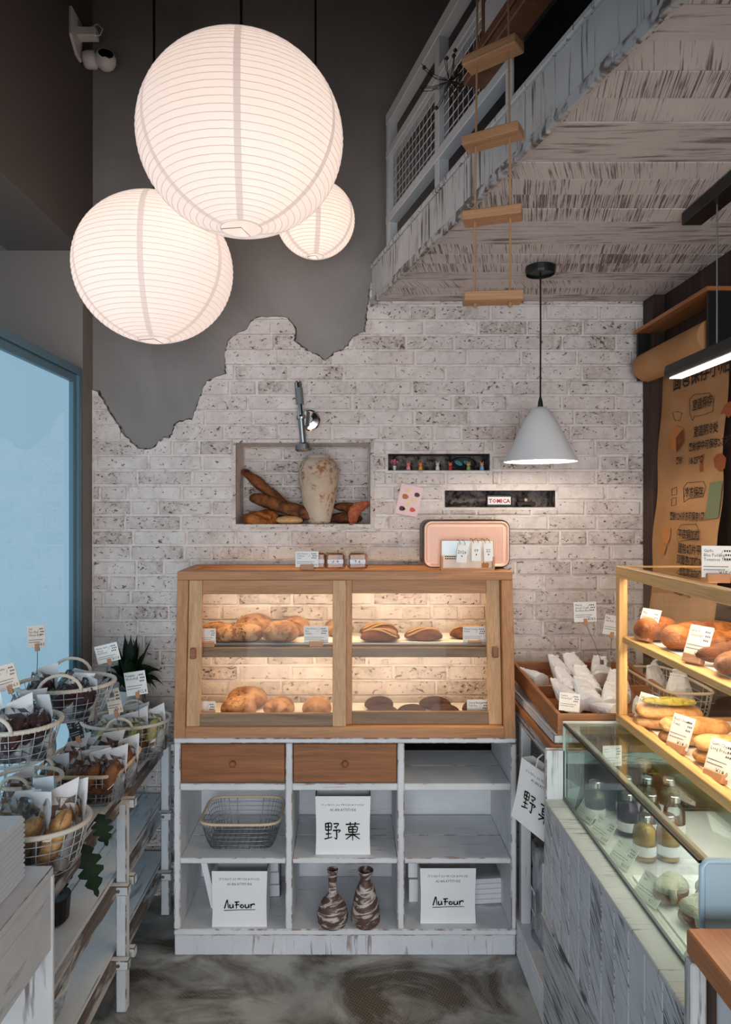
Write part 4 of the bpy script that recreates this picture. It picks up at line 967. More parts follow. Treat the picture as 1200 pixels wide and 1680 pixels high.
def paper_bag(label, loc, w, h, d, logo, rz=0, handle=False, rot=None):
    t = thing('paper_bag', label, 'paper bag', loc, rz, rot=rot)
    m = MB(); W2, D2 = w / 2, d; th = .0015
    prof = [(0, 0), (h * .38, .003), (h, -.001)]
    rings = []
    for z, o_ in prof: rings.append([(-W2 + o_, 0 + o_ * .6, z), (W2 - o_, o_ * .6, z), (W2 - o_ * 2, D2 * .5, z), (W2 - o_, D2 - o_, z), (-W2 + o_, D2 - o_, z), (-W2 + o_ * 2, D2 * .5, z)])
    m.loft(rings, cap=False); m.add([(-W2, 0, .001), (W2, 0, .001), (W2, D2, .001), (-W2, D2, .001)], [(0, 1, 2, 3)])
    top = [(-W2 + .002, .002, h - .001), (W2 - .002, .002, h - .001), (W2 - .004, D2 * .5, h - .001), (W2 - .002, D2 - .002, h - .001), (-W2 + .002, D2 - .002, h - .001), (-W2 + .004, D2 * .5, h - .001)]
    inner = [(x, y, .01) for x, y, z in top]; m.loft([top, inner], cap=False)
    m.build('bag_body', 'paper', t)
    cr = MB(); cr.box(-W2 + .002, W2 - .002, .0005, .0016, h * .38, h * .382); cr.build('fold_line', 'paper', t)
    pm = print_mesh([("IT'S NOT SO MUCH A FOOD", 0, h * .835, h * .062, 'CENTER', .92), ('AS AN ATTITUDE', 0, h * .745, h * .062, 'CENTER', .92)], 'ink')
    if logo == 'characters':
        s = h * .30
        for st, x0 in ((YE, -s * 1.07), (GUO, s * .08)):
            for q in st: stroke(pm, [(x0 + x * s * .95, h * .25 + y * s) for x, y in q], s * .085, s * .05, 8)
    else:
        s = w * .54
        for i, q in enumerate(AUF): stroke(pm, [(-s * .5 + x * s, h * .33 + y * s * .34) for x, y in q], s * (.045 if i < 11 else .022), s * (.03 if i < 11 else .014), 10)
    pm.build('bag_print', 'ink', t, loc=(0, -.0012, 0), rot=(pi / 2 - .006, 0, 0))['kind'] = 'stuff'
    if handle:
        for yy in (.004, d - .004):
            MB().tube([(-w * .2, yy, h - .02), (-w * .19, yy, h + .03), (-w * .1, yy, h + .055), (w * .1, yy, h + .055), (w * .19, yy, h + .03), (w * .2, yy, h - .02)], .0028, 6).build('handle', 'paper', t, smooth=True)
    return t
B1 = zbt + .0005; B2 = z2s + .0005
paper_bag('white paper bag with two brushed characters on the middle cabinet shelf', (PX(563, 2.53), 2.53, B2), .203, .2165, .09, 'characters', handle=False)
for s in (1,): MB().tube([(PX(563, 2.55) - .03, 2.6, B2 + .215), (PX(563, 2.55), 2.6, B2 + .227), (PX(563, 2.55) + .06, 2.6, B2 + .215)], .002, 5)
paper_bag('white paper bag with a handwritten logo in the bottom left compartment', (PX(393, 2.52), 2.52, B1), .203, .206, .11, 'script')
paper_bag('white paper bag with a handwritten logo in the bottom right compartment', (PX(735.5, 2.54), 2.54, B1), .206, .206, .11, 'script')
# spare folded bags and packets in the lower compartments
def packet(label, loc, w, d, h, rz, n, mat='paper', wrap=True, rot=None):
    t = thing('packet_stack', label, 'packet', loc, rz, rot=rot)
    for k in range(n):
        z = h * k / n; MB().box(-w / 2 + RND.uniform(-.004, .004), w / 2 + RND.uniform(-.004, .004), -d / 2, d / 2, z, z + h / n * .92).build('sleeve', mat, t, bev=.001)
    if wrap: MB().box(-w / 2 - .008, w / 2 + .008, -d / 2 - .008, d / 2 + .008, -.0, h + .006).build('clear_wrap', 'bag_clear', t, bev=.004)
    return t
packet('clear-wrapped white bag bundle leaning behind the bottom left paper bag', (PX(432, 2.75), 2.74, B1), .13, .06, .20, .1, 4)
packet('grey-white folded sheet leaning at the left side of the bottom left compartment', (PX(356, 2.70), 2.72, B1), .02, .16, .21, 0, 1, wrap=False, rot=(0, -.22, 0))
packet('clear-wrapped flat pack of white sleeves behind the bottom right paper bag', (PX(790, 2.74), 2.74, B1), .16, .15, .10, .1, 5)
packet('upright white sleeves at the left of the bottom right compartment', (PX(676, 2.74), 2.75, B1), .04, .14, .19, 0, 2, wrap=False)
# stoneware vases
t = tag(MB().lathe([(.001, .0), (.050, .0), (.056, .012), (.058, .035), (.05, .065), (.035, .09), (.02, .105), (.015, .12), (.0155, .15), (.017, .185), (.021, .2), (.0175, .2), (.0125, .18), (.0115, .12)], 32).build('stoneware_vase', 'vase_brush', None, (PX(546, 2.545), 2.545, B1), smooth=True), 'brown and white brushed vase with a tall narrow neck, left of two', 'vase')
t = tag(MB().lathe([(.001, .0), (.047, .0), (.054, .012), (.054, .04), (.046, .085), (.034, .13), (.022, .155), (.018, .165), (.024, .18), (.030, .197), (.027, .197), (.02, .18), (.013, .165), (.02, .14)], 32).build('stoneware_vase', 'vase_brush', None, (PX(600, 2.545), 2.545, B1), (0, 0, 2.0), smooth=True), 'brown and white brushed vase with a flared mouth, right of two', 'vase')
wire_basket('empty square wire basket with rattan rim on the middle cabinet shelf', (PX(400, 2.66), 2.665, B2), .152, .125, .105, True, 'rattan', .0055, 0, .80, 44, 6, twisted=False, wire='wire')

# ------------------------------------------------------------------ wall things
# chrome tap on the wall above the niche
Y = W - .018; c = P(500, 690, Y)
t = thing('wall_tap', 'chrome wall tap with a grey grip above the niche', 'tap', c)
MB().lathe([(.001, .0), (.045, .0), (.045, .004), (.038, .010), (.014, .014), (.014, .05), (.001, .05)], 28, T(.022, 0, 0) @ RX(pi / 2)).build('flange', 'chrome', t, smooth=False)
MB().lathe([(.001, -.03), (.018, -.03), (.018, .03), (.001, .03)], 18, T(.006, -.05, .0) @ RY(.1)).build('valve_body', 'steel', t)
a_ = T(-.010, -.062, 0) @ RY(-.085)
MB().lathe([(.012, .0), (.0125, .06)], 18, a_ @ T(0, 0, .005)).build('lever_stem', 'chrome', t, smooth=True)
MB().lathe([(.001, .058), (.0165, .06), (.0165, .128), (.001, .13)], 20, a_).build('grip', 'grip', t)
MB().lathe([(.0165, .128), (.0165, .15), (.014, .155), (.001, .155)], 20, a_).build('lever_cap', 'chrome', t)
MB().lathe([(.020, -.002), (.021, .006), (.020, .014)], 20, a_).build('collar', 'chrome', t)
MB().lathe([(.013, -.10), (.0145, -.0)], 18, a_ ).build('spout', 'steel', t)
MB().lathe([(.001, -.135), (.030, -.135), (.036, -.128), (.034, -.108), (.02, -.1), (.001, -.1)], 24, a_).build('spout_head', 'steel', t)

# breads and vase in the big niche
na, nb_, nc, nd, ne = NICHES[0]; ZN = nc + .001; YN = W
t = tag(MB().lathe([(.001, .0), (.046, .0), (.052, .01), (.064, .06), (.078, .13), (.087, .19), (.088, .225), (.08, .262), (.06, .283), (.05, .287), (.053, .296), (.046, .297), (.043, .28), (.06, .25)], 40).build('stone_vase', 'vase_stone', None, (PX(523, W + .085), W + .085, ZN), smooth=True), 'tall cream vase with brown weathered patches standing in the niche', 'vase')
def nbread(name, label, mesh, mat, loc, rot, sc=1): return tag(obj(name, mesh.mesh(name, mat, smooth=True) if isinstance(mesh, MB) else mesh, None, loc, rot, (sc,) * 3), label, 'bread', 'breads displayed in the niche')
nbread('baguette', 'dark brown baguette leaning diagonally in the niche corner', loaf(.36, .075, .065, 21, p=3, amp=.05, seg=4, segd=.2), 'crust_niche', (wx(436), W + .14, ZN + .105), (0, radians(40), 0))
nbread('twisted_loaf', 'long twisted loaf lying across the niche left of the vase', loaf(.33, .085, .07, 22, p=3, amp=.05, lobes=3, lobe=.16, twist=3.0), 'crust_niche', (wx(462), W + .085, ZN + .045), (0, radians(17), -.1))
m = MB(); pts = []
for i in range(36):
    a = 2 * pi * i / 36; pts.append((.062 * cos(a), .04 * sin(a), .022 + .008 * sin(2 * a)))
m.tube(pts, [.021 + .004 * sin(2 * pi * i / 36 * 2) for i in range(36)], 10, True); m.tube([(-.045, .02, .035), (0, 0, .042), (.045, -.02, .03)], .014, 8)
nbread('glazed_ring', 'shiny glazed knotted bread ring at the front left of the niche', m, 'crust_glaze', (wx(424), W + .055, ZN), (radians(18), 0, .25))
nbread('oval_bun', 'pale oval bun beside the vase foot in the niche', loaf(.115, .08, .042, 24, amp=.04), 'crust_pale', (wx(474), W + .03, ZN), (0, 0, 0))
nbread('dark_roll', 'dark roll under the twisted loaf in the niche', loaf(.16, .07, .045, 25, amp=.05), 'crust_dark', (wx(446), W + .15, ZN), (0, 0, .1))
nbread('dark_loaf', 'dark loaf right of the vase in the niche', loaf(.15, .07, .06, 26, amp=.06), 'crust_dark', (wx(567), W + .13, ZN), (0, 0, -.1))
nbread('dark_crusty_loaf', 'dark crusty loaf stacked on top at the right of the vase', loaf(.13, .06, .05, 27, amp=.06), 'crust_niche', (wx(570), W + .145, ZN + .052), (0, .1, .1))
nbread('croissant', 'reddish orange croissant at the right end of the niche', loaf(.15, .06, .056, 28, p=1.9, amp=.03, seg=9, segd=.2, bend=.3), 'crust_croissant', (wx(590), W + .05, ZN + .045), (radians(-75), radians(-55), .2))

# toys in the upper slot
sa, sb, sc_, sd, se = NICHES[1]; ZS = sc_ + .001
for x, body, head, lb in ((671, (232, 150, 160), (214, 130, 110), 'tiny pink toy figure in the upper wall slot'), (691, (236, 160, 60), (222, 130, 70), 'tiny orange toy figure in the upper wall slot'), (719, (226, 224, 218), (206, 200, 192), 'tiny white toy figure in the upper wall slot'), (740, (186, 44, 44), (196, 110, 90), 'tiny red toy figure in the upper wall slot'), (770, (126, 164, 84), (214, 150, 96), 'tiny green toy figure in the upper wall slot'), (792, (130, 176, 214), (222, 150, 110), 'tiny blue toy figure in the upper wall slot')):
    Y = W + .012; t = thing('toy_figure', lb, 'toy figure', (wx(x), Y, ZS), group='toy figures in the wall slot')
    nm = 'toy_%d_%d_%d' % body
    if nm not in MATS: plain(nm, body, .5)
    nh = 'toy_%d_%d_%d' % head
    if nh not in MATS: plain(nh, head, .5)
    MB().lathe([(.001, 0), (.009, 0), (.0095, .006), (.0075, .017), (.004, .02)], 12).build('body', nm, t, smooth=True)
    MB().lathe([(.0085 * sin(a), .026 + .0085 * cos(a)) for a in [pi - pi * i / 8 for i in range(9)]], 12).build('head', nh, t, smooth=True)
    for s in (-1, 1): MB().lathe([(.001, 0), (.0028, .002), (.001, .007)], 6, T(s * .005, 0, .032) @ RY(s * .3)).build('ear', nh, t)
t = thing('toy_flower_pot', 'tiny pot of pink flowers at the left end of the upper wall slot', 'toy plant', (wx(648), W + .014, ZS))
MB().lathe([(.001, 0), (.006, 0), (.008, .02), (.001, .02)], 10).build('pot', 'white_plastic', t)
plain('toy_pink', (214, 110, 136), .6)
for k in range(7): MB().lathe([(.005 * sin(a), .005 * cos(a)) for a in [pi - pi * i / 5 for i in range(6)]], 8, T(RND.uniform(-.014, .014), RND.uniform(-.006, .006), .034 + RND.uniform(-.006, .012))).build('blossom', 'toy_pink', t, smooth=True)
plain('toy_teal', (70, 140, 136), .4)
t = thing('toy_dish', 'dark oval dish with teal stripes leaning in the upper wall slot', 'dish', (wx(763), W + .05, ZS))
m = MB().lathe([(.001, 0), (.055, .0), (.058, .004), (.05, .007), (.001, .004)], 30, T(0, 0, .031) @ RX(radians(78)) @ SCL(1, .52, 1)); m.build('dish', 'black', t)
for s in (-.02, .018): MB().lathe([(.001, 0), (.018, 0), (.018, .002), (.001, .002)], 20, T(s, -.009, .033) @ RX(radians(78)) @ RZ(-.5) @ SCL(1, .5, 1)).build('glaze_oval', 'toy_teal', t)
# sign and dark clutter in the lower slot
sa, sb, sc2, sd2, se = NICHES[2]; ZS2 = sc2 + .001
t = thing('name_sign', 'small framed sign with red letters in the lower wall slot', 'sign', (wx(820), W + .01, ZS2))
MB().box(-.055, .055, -.006, .012, 0, .052).build('frame', 'black', t, bev=.003); MB().box(-.049, .049, -.0075, -.006, .010, .043).build('face', 'paper', t, bev=.002)
print_mesh([('TOMICA', 0, .0175, .0235, 'CENTER', 1.0)], 'red_ink').build('lettering', 'red_ink', t, loc=(0, -.0085, 0), rot=(pi / 2, 0, 0))
plain('toy_brown', (52, 38, 34), .7)
for x, w_, lb in ((758, .09, 'dark twig bundle left of the sign in the lower wall slot'), (868, .08, 'dark toy truck right of the sign in the lower wall slot')):
    t = thing('toy_truck' if x > 800 else 'twig_bundle', lb, 'toy' if x > 800 else 'twigs', (wx(x), W + .05, ZS2))
    if x > 800:
        MB().box(-w_ / 2, w_ / 2, -.014, .014, .006, .022).build('chassis', 'toy_brown', t, bev=.003); MB().box(-w_ / 2 + .004, -w_ / 2 + .03, -.013, .013, .022, .04).build('cab', 'toy_brown', t, bev=.004)
        for sx in (-.028, .026):
            for sy in (-.014, .014): MB().lathe([(.001, -.003), (.0085, -.003), (.0085, .003), (.001, .003)], 12, T(sx, sy, .0085) @ RX(pi / 2)).build('wheel', 'black', t)
        MB().lathe([(.007 * sin(a), .007 * cos(a)) for a in [pi - pi * i / 6 for i in range(7)]], 8, T(.0, -.004, .03)).build('load_ball', 'rope_cream', t)
    else:
        for k in range(7): MB().tube([(-w_ / 2 + RND.uniform(0, .03), RND.uniform(-.01, .01), .004 + k * .003), (0, 0, .006 + RND.uniform(0, .012)), (w_ / 2 - RND.uniform(0, .03), RND.uniform(-.01, .01), .004 + RND.uniform(0, .02))], .0022, 5).build('twig', 'twig', t)
# pink sticker sheet
t = thing('sticker_sheet', 'pink sticker sheet with pastry pictures stuck on the brick wall', 'poster', (wx(671), W - .0195, wz(821)), rot=(0, radians(13), 0))
MB().box(-.048, .048, -.0006, .0006, -.064, .064).build('sheet', 'pink_card', t)
plain('stk_cream', (232, 206, 150), .6); plain('stk_brown', (176, 104, 56), .6); plain('stk_dark', (70, 40, 44), .6); plain('stk_red', (206, 84, 70), .6)
for x, z, r_, mt in ((-.015, .04, .012, 'stk_cream'), (.027, .03, .012, 'stk_dark'), (-.02, .012, .014, 'stk_brown'), (.02, .004, .011, 'stk_cream'), (-.002, -.014, .010, 'stk_cream'), (-.022, -.04, .013, 'stk_dark'), (.022, -.036, .012, 'stk_red'), (-.012, -.04, .006, 'stk_cream')):
    MB().add([(x + r_ * cos(a) * (1 + .15 * cos(3 * a)), -.0014, z + r_ * .8 * sin(a)) for a in [2 * pi * i / 10 for i in range(10)]], [tuple(range(10))]).build('sticker', mt, t)
t = thing('wall_socket', 'white wall socket above the wooden tray', 'socket', (wx(911), W - .018, wz(1080)))
MB().box(-.043, .043, -.006, .0, -.022, .022).build('plate', 'white_plastic', t, bev=.002); MB().box(-.013, .013, -.009, -.006, -.013, .008).build('plug', 'black', t, bev=.002)
# ------------------------------------------------------------------ whitewashed tiered rack on the left
RX0, RX1 = -1.085, -.755; SH = (.70, .445, .205)
rack = thing('shelf_rack', 'whitewashed wooden shelf rack along the window, holding bread baskets', 'rack')
for z in SH:
    n = 3; w_ = (RX1 - RX0 - .02) / n
    for k in range(n):
        MB().box(RX0 + .01 + k * w_, RX0 + .01 + (k + 1) * w_ - .003, 1.675, 2.865, z - .018, z).build('shelf_plank', ['rack_white', 'rack_edge'], rack, bev=.002, worn=True)
    MB().box(RX1 - .016, RX1 + .006, 1.675, 2.865, z - .055, z - .02).build('edge_rail', ['rack_edge'], rack, bev=.003)
for Y in (2.24, 2.77):
    for X in (RX1 - .005, RX0 + .02):
        MB().box(X, X + .034, Y - .017, Y + .017, 0, .69 if X < -1 else .68).build('post', ['rack_white_v', 'rack_edge'], rack, bev=.003, worn=True)
    for z in SH[1:] + (.70,):
        for s in ((-1, 1) if z < .7 else (1,)):
            b = MB().box(RX0, RX1 + .045, Y + s * .032 - .013, Y + s * .032 + .013, z - .05, z - .019).build('crossbar', ['rack_white', 'rack_edge'], rack, bev=.003, worn=True)
            if s < 0: MB().lathe([(.001, .002), (.006, .002), (.006, 0)], 10, T(RX1 + .012, Y - .045, z - .034) @ RX(pi / 2)).build('screw', 'steel', b)
# near counter with ledge
ct = thing('side_counter', 'white plank counter at the lower left edge of the picture', 'counter')
NX, NY0, NY1, NZ_ = -.72, .45, 1.66, .775
for k in range(3): MB().box(-1.085 + k * .123, -1.085 + (k + 1) * .123 - .003, NY0, NY1, NZ_ - .02, NZ_).build('top_plank', ['rack_white', 'rack_edge'], ct, bev=.002, worn=True)
MB().box(NX - .018, NX, NY0, NY1 - .012, NZ_ - .065, NZ_ - .022).build('apron_board', ['rack_white'], ct, bev=.002)
MB().box(NX - .018, NX, NY0, NY1 - .012, .578, NZ_ - .067).build('apron_board', ['rack_white'], ct, bev=.002)
MB().box(-1.08, NX + .004, NY1 - .012, NY1, 0, NZ_ - .02).build('end_panel', ['rack_white_v'], ct, bev=.002)
MB().box(-1.06, -1.04, NY0, NY1 - .012, 0, NZ_ - .02).build('back_panel', ['rack_white_v'], ct)
# ribbed white box and paper on it
t = thing('ribbed_box', 'white ribbed box on the near left counter', 'box', (-.86, 1.44, NZ_))
pf = []
for i in range(12):
    z = .004 + i * .0118; pf += [(.094, z), (.1, z + .003), (.1, z + .007), (.094, z + .0105)]
MB().prism([(-.1, .0)] + [(.094, 0)] + pf + [(.094, .148), (-.1, .148)], -.16, .16).build('ribbed_body', 'ribbed_white', t)
t2 = tag(MB().box(-.085, .07, -.10, .10, 0, .045).build('paper_stack', 'paper', None, (-.87, 1.42, NZ_ + .1485), bev=.004), 'stack of white paper on the ribbed box', 'paper')

# stand that lifts two baskets in front of the window
sd_ = thing('basket_stand', 'thin white wire stand lifting two baskets above the rack', 'stand')
for (cx, cy, z, r_) in ((-.913, 2.2, .978, .10), (-.955, 1.93, .937, .095)):
    MB().tube([(cx + r_ * cos(a), cy + r_ * .85 * sin(a), z) for a in [2 * pi * i / 28 for i in range(28)]], .003, 6, True).build('support_ring', 'wire_white', sd_)
    for s in (-.07, .07):
        MB().tube([(-1.075, cy + s, .70), (-1.075, cy + s, z), (cx - r_ * .6, cy + s, z)], .003, 6).build('upright', 'wire_white', sd_)

# ------------------------------------------------------------------ bagged pastries
def bag_proto(bread_mat, bread2=None, tall=1.0, dims=(.10, .072, .055)):
    t = D.objects.new('bagged_pastry', None); COL.objects.link(t); t.empty_display_size = .03
    b = loaf(*dims, len(bread_mat), amp=.06)
    b.build('pastry', bread_mat, t, loc=(0, -.006, .006), rot=(0, radians(-72), 0), smooth=True).location = (.018, -.006, .052)
    if bread2: loaf(.07, .055, .045, 5, amp=.06).build('filling', bread2, t, loc=(-.02, -.014, .012), smooth=True)
    m = MB(); vv = []; NU, NV = 8, 10
    for j in range(NV + 1):
        v = j / NV
        for i in range(NU + 1):
            u = -1 + 2 * i / NU; k = 1 - .30 * max(0, v - .5) / .5
            vv.append((u * .042 * k + .016 * max(0, v - .5), .028 - .034 * u * u * (1 - v) - .05 * max(0, v - .72), (.002 + v * .143 * tall + .014 * u * v * v)))
    m.add(vv, [(j * (NU + 1) + i, j * (NU + 1) + i + 1, (j + 1) * (NU + 1) + i + 1, (j + 1) * (NU + 1) + i) for j in range(NV) for i in range(NU)])
    m.build('paper_liner', 'paper', t, smooth=True)
    m = MB(); rings = []
    for j in range(8):
        v = j / 7; w_ = .046 * (1 - .5 * max(0, v - .4)); d_ = .036 * (1 - v ** 2.2) + .003; rings.append([(w_ * cos(a) * (1 + .05 * sin(5 * a + j)), d_ * sin(a) - .003 + .006 * sin(3 * a + 2 * j) * v, .001 + v * .125 * tall) for a in [2 * pi * i / 16 for i in range(16)]])
    m.loft(rings); m.build('clear_wrap', 'wrap', t)
    return t
PROTO = {'brown': bag_proto('crust_brown', 'crust_dark'), 'cocoa': bag_proto('bean'), 'yellow': bag_proto('cream_yellow', 'crust_brown'), 'pale': bag_proto('crust_sand', None, 1.2, (.135, .06, .055))}
USED = set()
def bagged(kind, label, group, loc, rot, sc=1.0):
    o = PROTO[kind] if kind not in USED else copy_tree(PROTO[kind]); USED.add(kind)
    o.location = loc; o.rotation_euler = rot; o.scale = (sc,) * 3
    return tag(o, label, 'pastry', group)
def fill(kind, label, group, cx, cy, z, spots, sc=1.0, tilt=.2):
    for i, (dx, dy, rz, where) in enumerate(spots):
        bagged(kind, label + ', ' + where, group, (cx + dx, cy + dy, z + RND.uniform(.0, .012)), (RND.uniform(-.05, .22), tilt + RND.uniform(-.2, .25), rz + RND.uniform(-.5, .5)), sc * RND.uniform(.92, 1.06))
wire_basket('oval wire basket with rope handles, highest one before the window', (-.913, 2.2, .9815), .150, .125, .10, False, 'rope_cream', .0062, .062, .72, 24, 4, rz=.25)
fill('cocoa', 'clear bag of dark chocolate pastry in the highest oval basket', 'bags in the highest basket', -.913, 2.2, .99, [(-0.07, -0.03, 0.3, 'left one'), (0.0, -0.05, 0.0, 'front middle one'), (0.075, -0.03, -0.4, 'right one'), (-0.03, 0.06, 0.1, 'rear one')], 1.0, .3)
wire_basket('round wire basket with pale rim at the wall end of the rack', (-.845, 2.595, .7015), .163, .122, .14, False, 'rope_cream', .006, .045, .72, 28, 5, rz=.1)
fill('yellow', 'clear bag of yellow cream pastry in the round basket by the wall', 'bags in the round wall basket', -.845, 2.595, .715, [(-0.1, -0.01, 0.3, 'far left'), (-0.035, -0.06, 0.1, 'front left'), (0.04, -0.05, -0.1, 'front right'), (0.1, 0.0, -0.4, 'far right'), (0.0, 0.05, 0.2, 'rear right'), (-0.06, 0.08, 0, 'rear left')], 1.1, .15)
wire_basket('square wire basket with rattan rim full of brown rolls on the rack', (-.87, 2.285, .7015), .142, .145, .097, True, 'rattan', .006, 0, .86, 40, 4, twisted=False)
fill('brown', 'clear bag of brown rolls in the square rattan-rimmed basket', 'bags in the square basket', -.87, 2.285, .712, [(-0.09, -0.09, 0.2, 'front row far left'), (-0.03, -0.1, 0.1, 'front row second'), (0.035, -0.095, 0.0, 'front row third'), (0.095, -0.09, -0.2, 'front row far right'), (-0.075, -0.02, 0.2, 'second row left'), (-0.01, -0.025, 0, 'second row middle'), (0.055, -0.02, -0.1, 'second row right'), (0.1, 0.02, -0.3, 'right rear edge'), (-0.06, 0.06, 0.1, 'third row left'), (0.0, 0.06, 0, 'third row middle'), (0.06, 0.08, 0, 'third row right'), (-0.1, 0.1, 0.2, 'rear left corner')], 1.05, .22)
wire_basket('round wire basket with pale rim at the near end of the rack', (-.84, 1.80, .7015), .152, .118, .122, False, 'rope_cream', .0065, 0, .74, 26, 5, twisted=False)
fill('pale', 'clear bag with a long pale bun in the near round basket', 'bags in the near basket', -.84, 1.80, .715, [(0.065, -0.03, 0.1, 'front right'), (0.0, -0.02, 0, 'front middle'), (-0.07, -0.03, 0.2, 'front left'), (-0.02, 0.05, 0, 'rear left'), (0.06, 0.05, 0.1, 'rear right')], 1.15, .1)
wire_basket('oval wire basket with rope handles cut by the left picture edge', (-.955, 1.93, .9405), .135, .115, .10, False, 'rope_cream', .0064, .055, .72, 24, 4)
fill('cocoa', 'clear bag of dark bean pastry in the oval basket at the left edge', 'bags in the left edge basket', -.955, 1.93, .95, [(0.03, -0.045, 0.1, 'front right'), (-0.04, -0.05, 0.0, 'front left'), (0.07, 0.02, -0.2, 'rear right'), (-0.02, 0.04, 0.1, 'rear left')], 1.15, .1)
wire_basket('small wire basket on the rack under the left edge basket', (-.957, 2.03, .7015), .098, .082, .14, False, 'rope_cream', .006, .04, .75, 20, 5)
fill('brown', 'clear bag of pastry in the small basket under the left edge basket', 'bags in the small lower basket', -.957, 2.03, .715, [(-0.03, -0.02, 0.1, 'left one'), (0.035, -0.02, -0.1, 'right one')], .95, .1)

def at(x, y, Y): return P(x, y, Y)
def stickcard(label, bx, by, Y, w, h, roll, tx, ty, title, price, mat='card', ink='ink', dY=0.0, rz=0.0):
    b = P(bx, by, Y); e = P(tx, ty, Y + dY); v = Matrix.Rotation(-rz, 3, 'Z') @ (e - b); v = Matrix.Rotation(-roll, 3, 'Y') @ v
    return card(label, b, w, h, title, price, (0, roll, rz), tuple(v), mat, ink)
stickcard('beige price card on a wire stick against the blue window', 61, 1062, 2.28, .059, .073, .06 - .12, 60, 1110, ['Oat', 'Taro Box', 'Cheese Box'], '¥18.0', 'card_beige')
stickcard('tilted white price card at the left picture edge', 17, 1131, 1.95, .06, .072, -.28, 29, 1168, ['Rosette', 'Bun'], '¥16.0', 'card_beige')
stickcard('tilted white price card reading 17.8 on a wire stick before the dark plant', 180, 1086, 2.35, .080, .062, -.24, 184, 1142, ['Matcha Garlic', 'Cheese', 'Hard Bread'], '¥17.8')
stickcard('white price card reading 12.8 on a wire stick in the round wall basket', 226, 1140, 2.50, .078, .086, -.15, 228, 1204, ['Pumpkin', 'Mochi Roll'], '¥12.8')
stickcard('narrow beige price card standing over the round wall basket', 191, 1170, 2.44, .052, .088, -.2, 195, 1222, ['Oat', 'Cake Roll', 'Brown Roll'], '¥9.0', 'card_beige')
stickcard('small black price card with white writing over the square basket', 129, 1213, 2.2, .040, .062, -.34, 140, 1285, ['Roll', 'Milk'], '8.0', 'black', 'ink_white')

# ------------------------------------------------------------------ plants
def strap_leaf(m, base, az, L, rise, droop, w):
    n = 9; d_ = Vector((cos(az), sin(az), 0)); s_ = Vector((-sin(az), cos(az), 0)); vv = []
    for i in range(n + 1):
        t_ = i / n; p = Vector(base) + d_ * (L * t_ * (1 - .15 * t_)) + Vector((0, 0, rise * t_ - droop * t_ * t_)); k = w * (sin(pi * min(1, t_ * .9 + .12)) ** .7) * (1 - t_ ** 4) + .001; cup = .55
        vv += [p - s_ * k / 2 + Vector((0, 0, cup * k)), p, p + s_ * k / 2 + Vector((0, 0, cup * k))]
    m.add(vv, [(3 * i + j, 3 * i + j + 1, 3 * i + j + 4, 3 * i + j + 3) for i in range(n) for j in (0, 1)])
pc_ = P(212, 1150, 2.8)
t = thing('potted_bromeliad', 'dark green strap-leaved plant in a white pot by the brick wall', 'plant', (PX(212, 2.81), 2.812, .7005))
MB().lathe([(.001, 0), (.04, 0), (.045, .02), (.053, .20), (.05, .20), (.048, .18), (.001, .18)], 24).build('pot', 'white_enamel', t, smooth=False)
MB().lathe([(.001, .182), (.047, .181)], 16).build('soil', 'soil', t)
for k in range(30):
    m = MB(); up = k < 14
    az = RND.uniform(0, 2 * pi) if up else RND.choice((0, pi)) + RND.uniform(-.9, .9)
    strap_leaf(m, (0, 0, .175), az, RND.uniform(.05, .11) if up else RND.uniform(.11, .165), RND.uniform(.20, .28) if up else RND.uniform(.18, .25), RND.uniform(0, .08) if up else RND.uniform(.10, .24), RND.uniform(.034, .05))
    m.build('leaf', 'leaf', t, smooth=True)
def lobed_leaf(m, base, direction, up, L, w):
    d_ = Vector(direction).normalized(); s_ = d_.cross(Vector(up)).normalized(); u_ = s_.cross(d_); vv = [Vector(base)]; n = 14
    left, right = [], []
    for i in range(1, n + 1):
        t_ = i / n; k = w / 2 * sin(pi * t_ ** .8) * (1 if i % 3 else .45) + .001; c_ = Vector(base) + d_ * (L * t_) - u_ * (L * .35 * t_ * t_)
        left.append(c_ + s_ * k - u_ * k * .2); right.append(c_ - s_ * k - u_ * k * .2); vv.append(c_)
    m.v = []; allv = vv + left + right; nv = len(vv); f = []
    for i in range(n - 1):
        f += [(1 + i, 2 + i, nv + i + 1, nv + i), (2 + i, 1 + i, nv + n + i, nv + n + i + 1)]
    f += [(0, 1, nv), (1, 0, nv + n)]
    m.add(allv, f)
t = thing('potted_leafy_plant', 'dark leafy plant in a small dark pot on the middle rack shelf', 'plant', (-.86, 1.98, SH[1] + .0005))
MB().lathe([(.001, 0), (.036, 0), (.045, .01), (.05, .075), (.045, .075), (.001, .068)], 20).build('pot', 'black', t)
for tx_, ty_, Y_, L, w_ in ((162, 1335, 2.0, .09, .06), (138, 1385, 1.92, .14, .07), (98, 1412, 1.92, .09, .07), (70, 1400, 1.95, .1, .06)):
    e_ = P(tx_, ty_, Y_) - Vector(t.location); st = MB(); st.tube([(0, 0, .07), e_ * .5 + Vector((0, 0, .06)), e_], .002, 5); st.build('stem', 'leaf_dark', t)
    m = MB(); lobed_leaf(m, tuple(e_), (.35, -.35, -.75) if tx_ > 100 else (.1, -.3, -.8), (.3, -.9, .3), L, w_); m.build('leaf', 'leaf_dark', t, smooth=True)
wire_basket('round wire basket with rope rim on the lowest rack shelf', (-.90, 1.92, SH[2] + .0015), .105, .10, .09, False, 'rope_cream', .005, 0, .75, 20, 4)
tag(MB().box(-.04, .04, -.03, .03, 0, .05).build('paper_box', 'paper', None, (-.90, 1.93, SH[2] + .012), (0, 0, .3), bev=.002), 'small white box inside the basket on the lowest rack shelf', 'box')
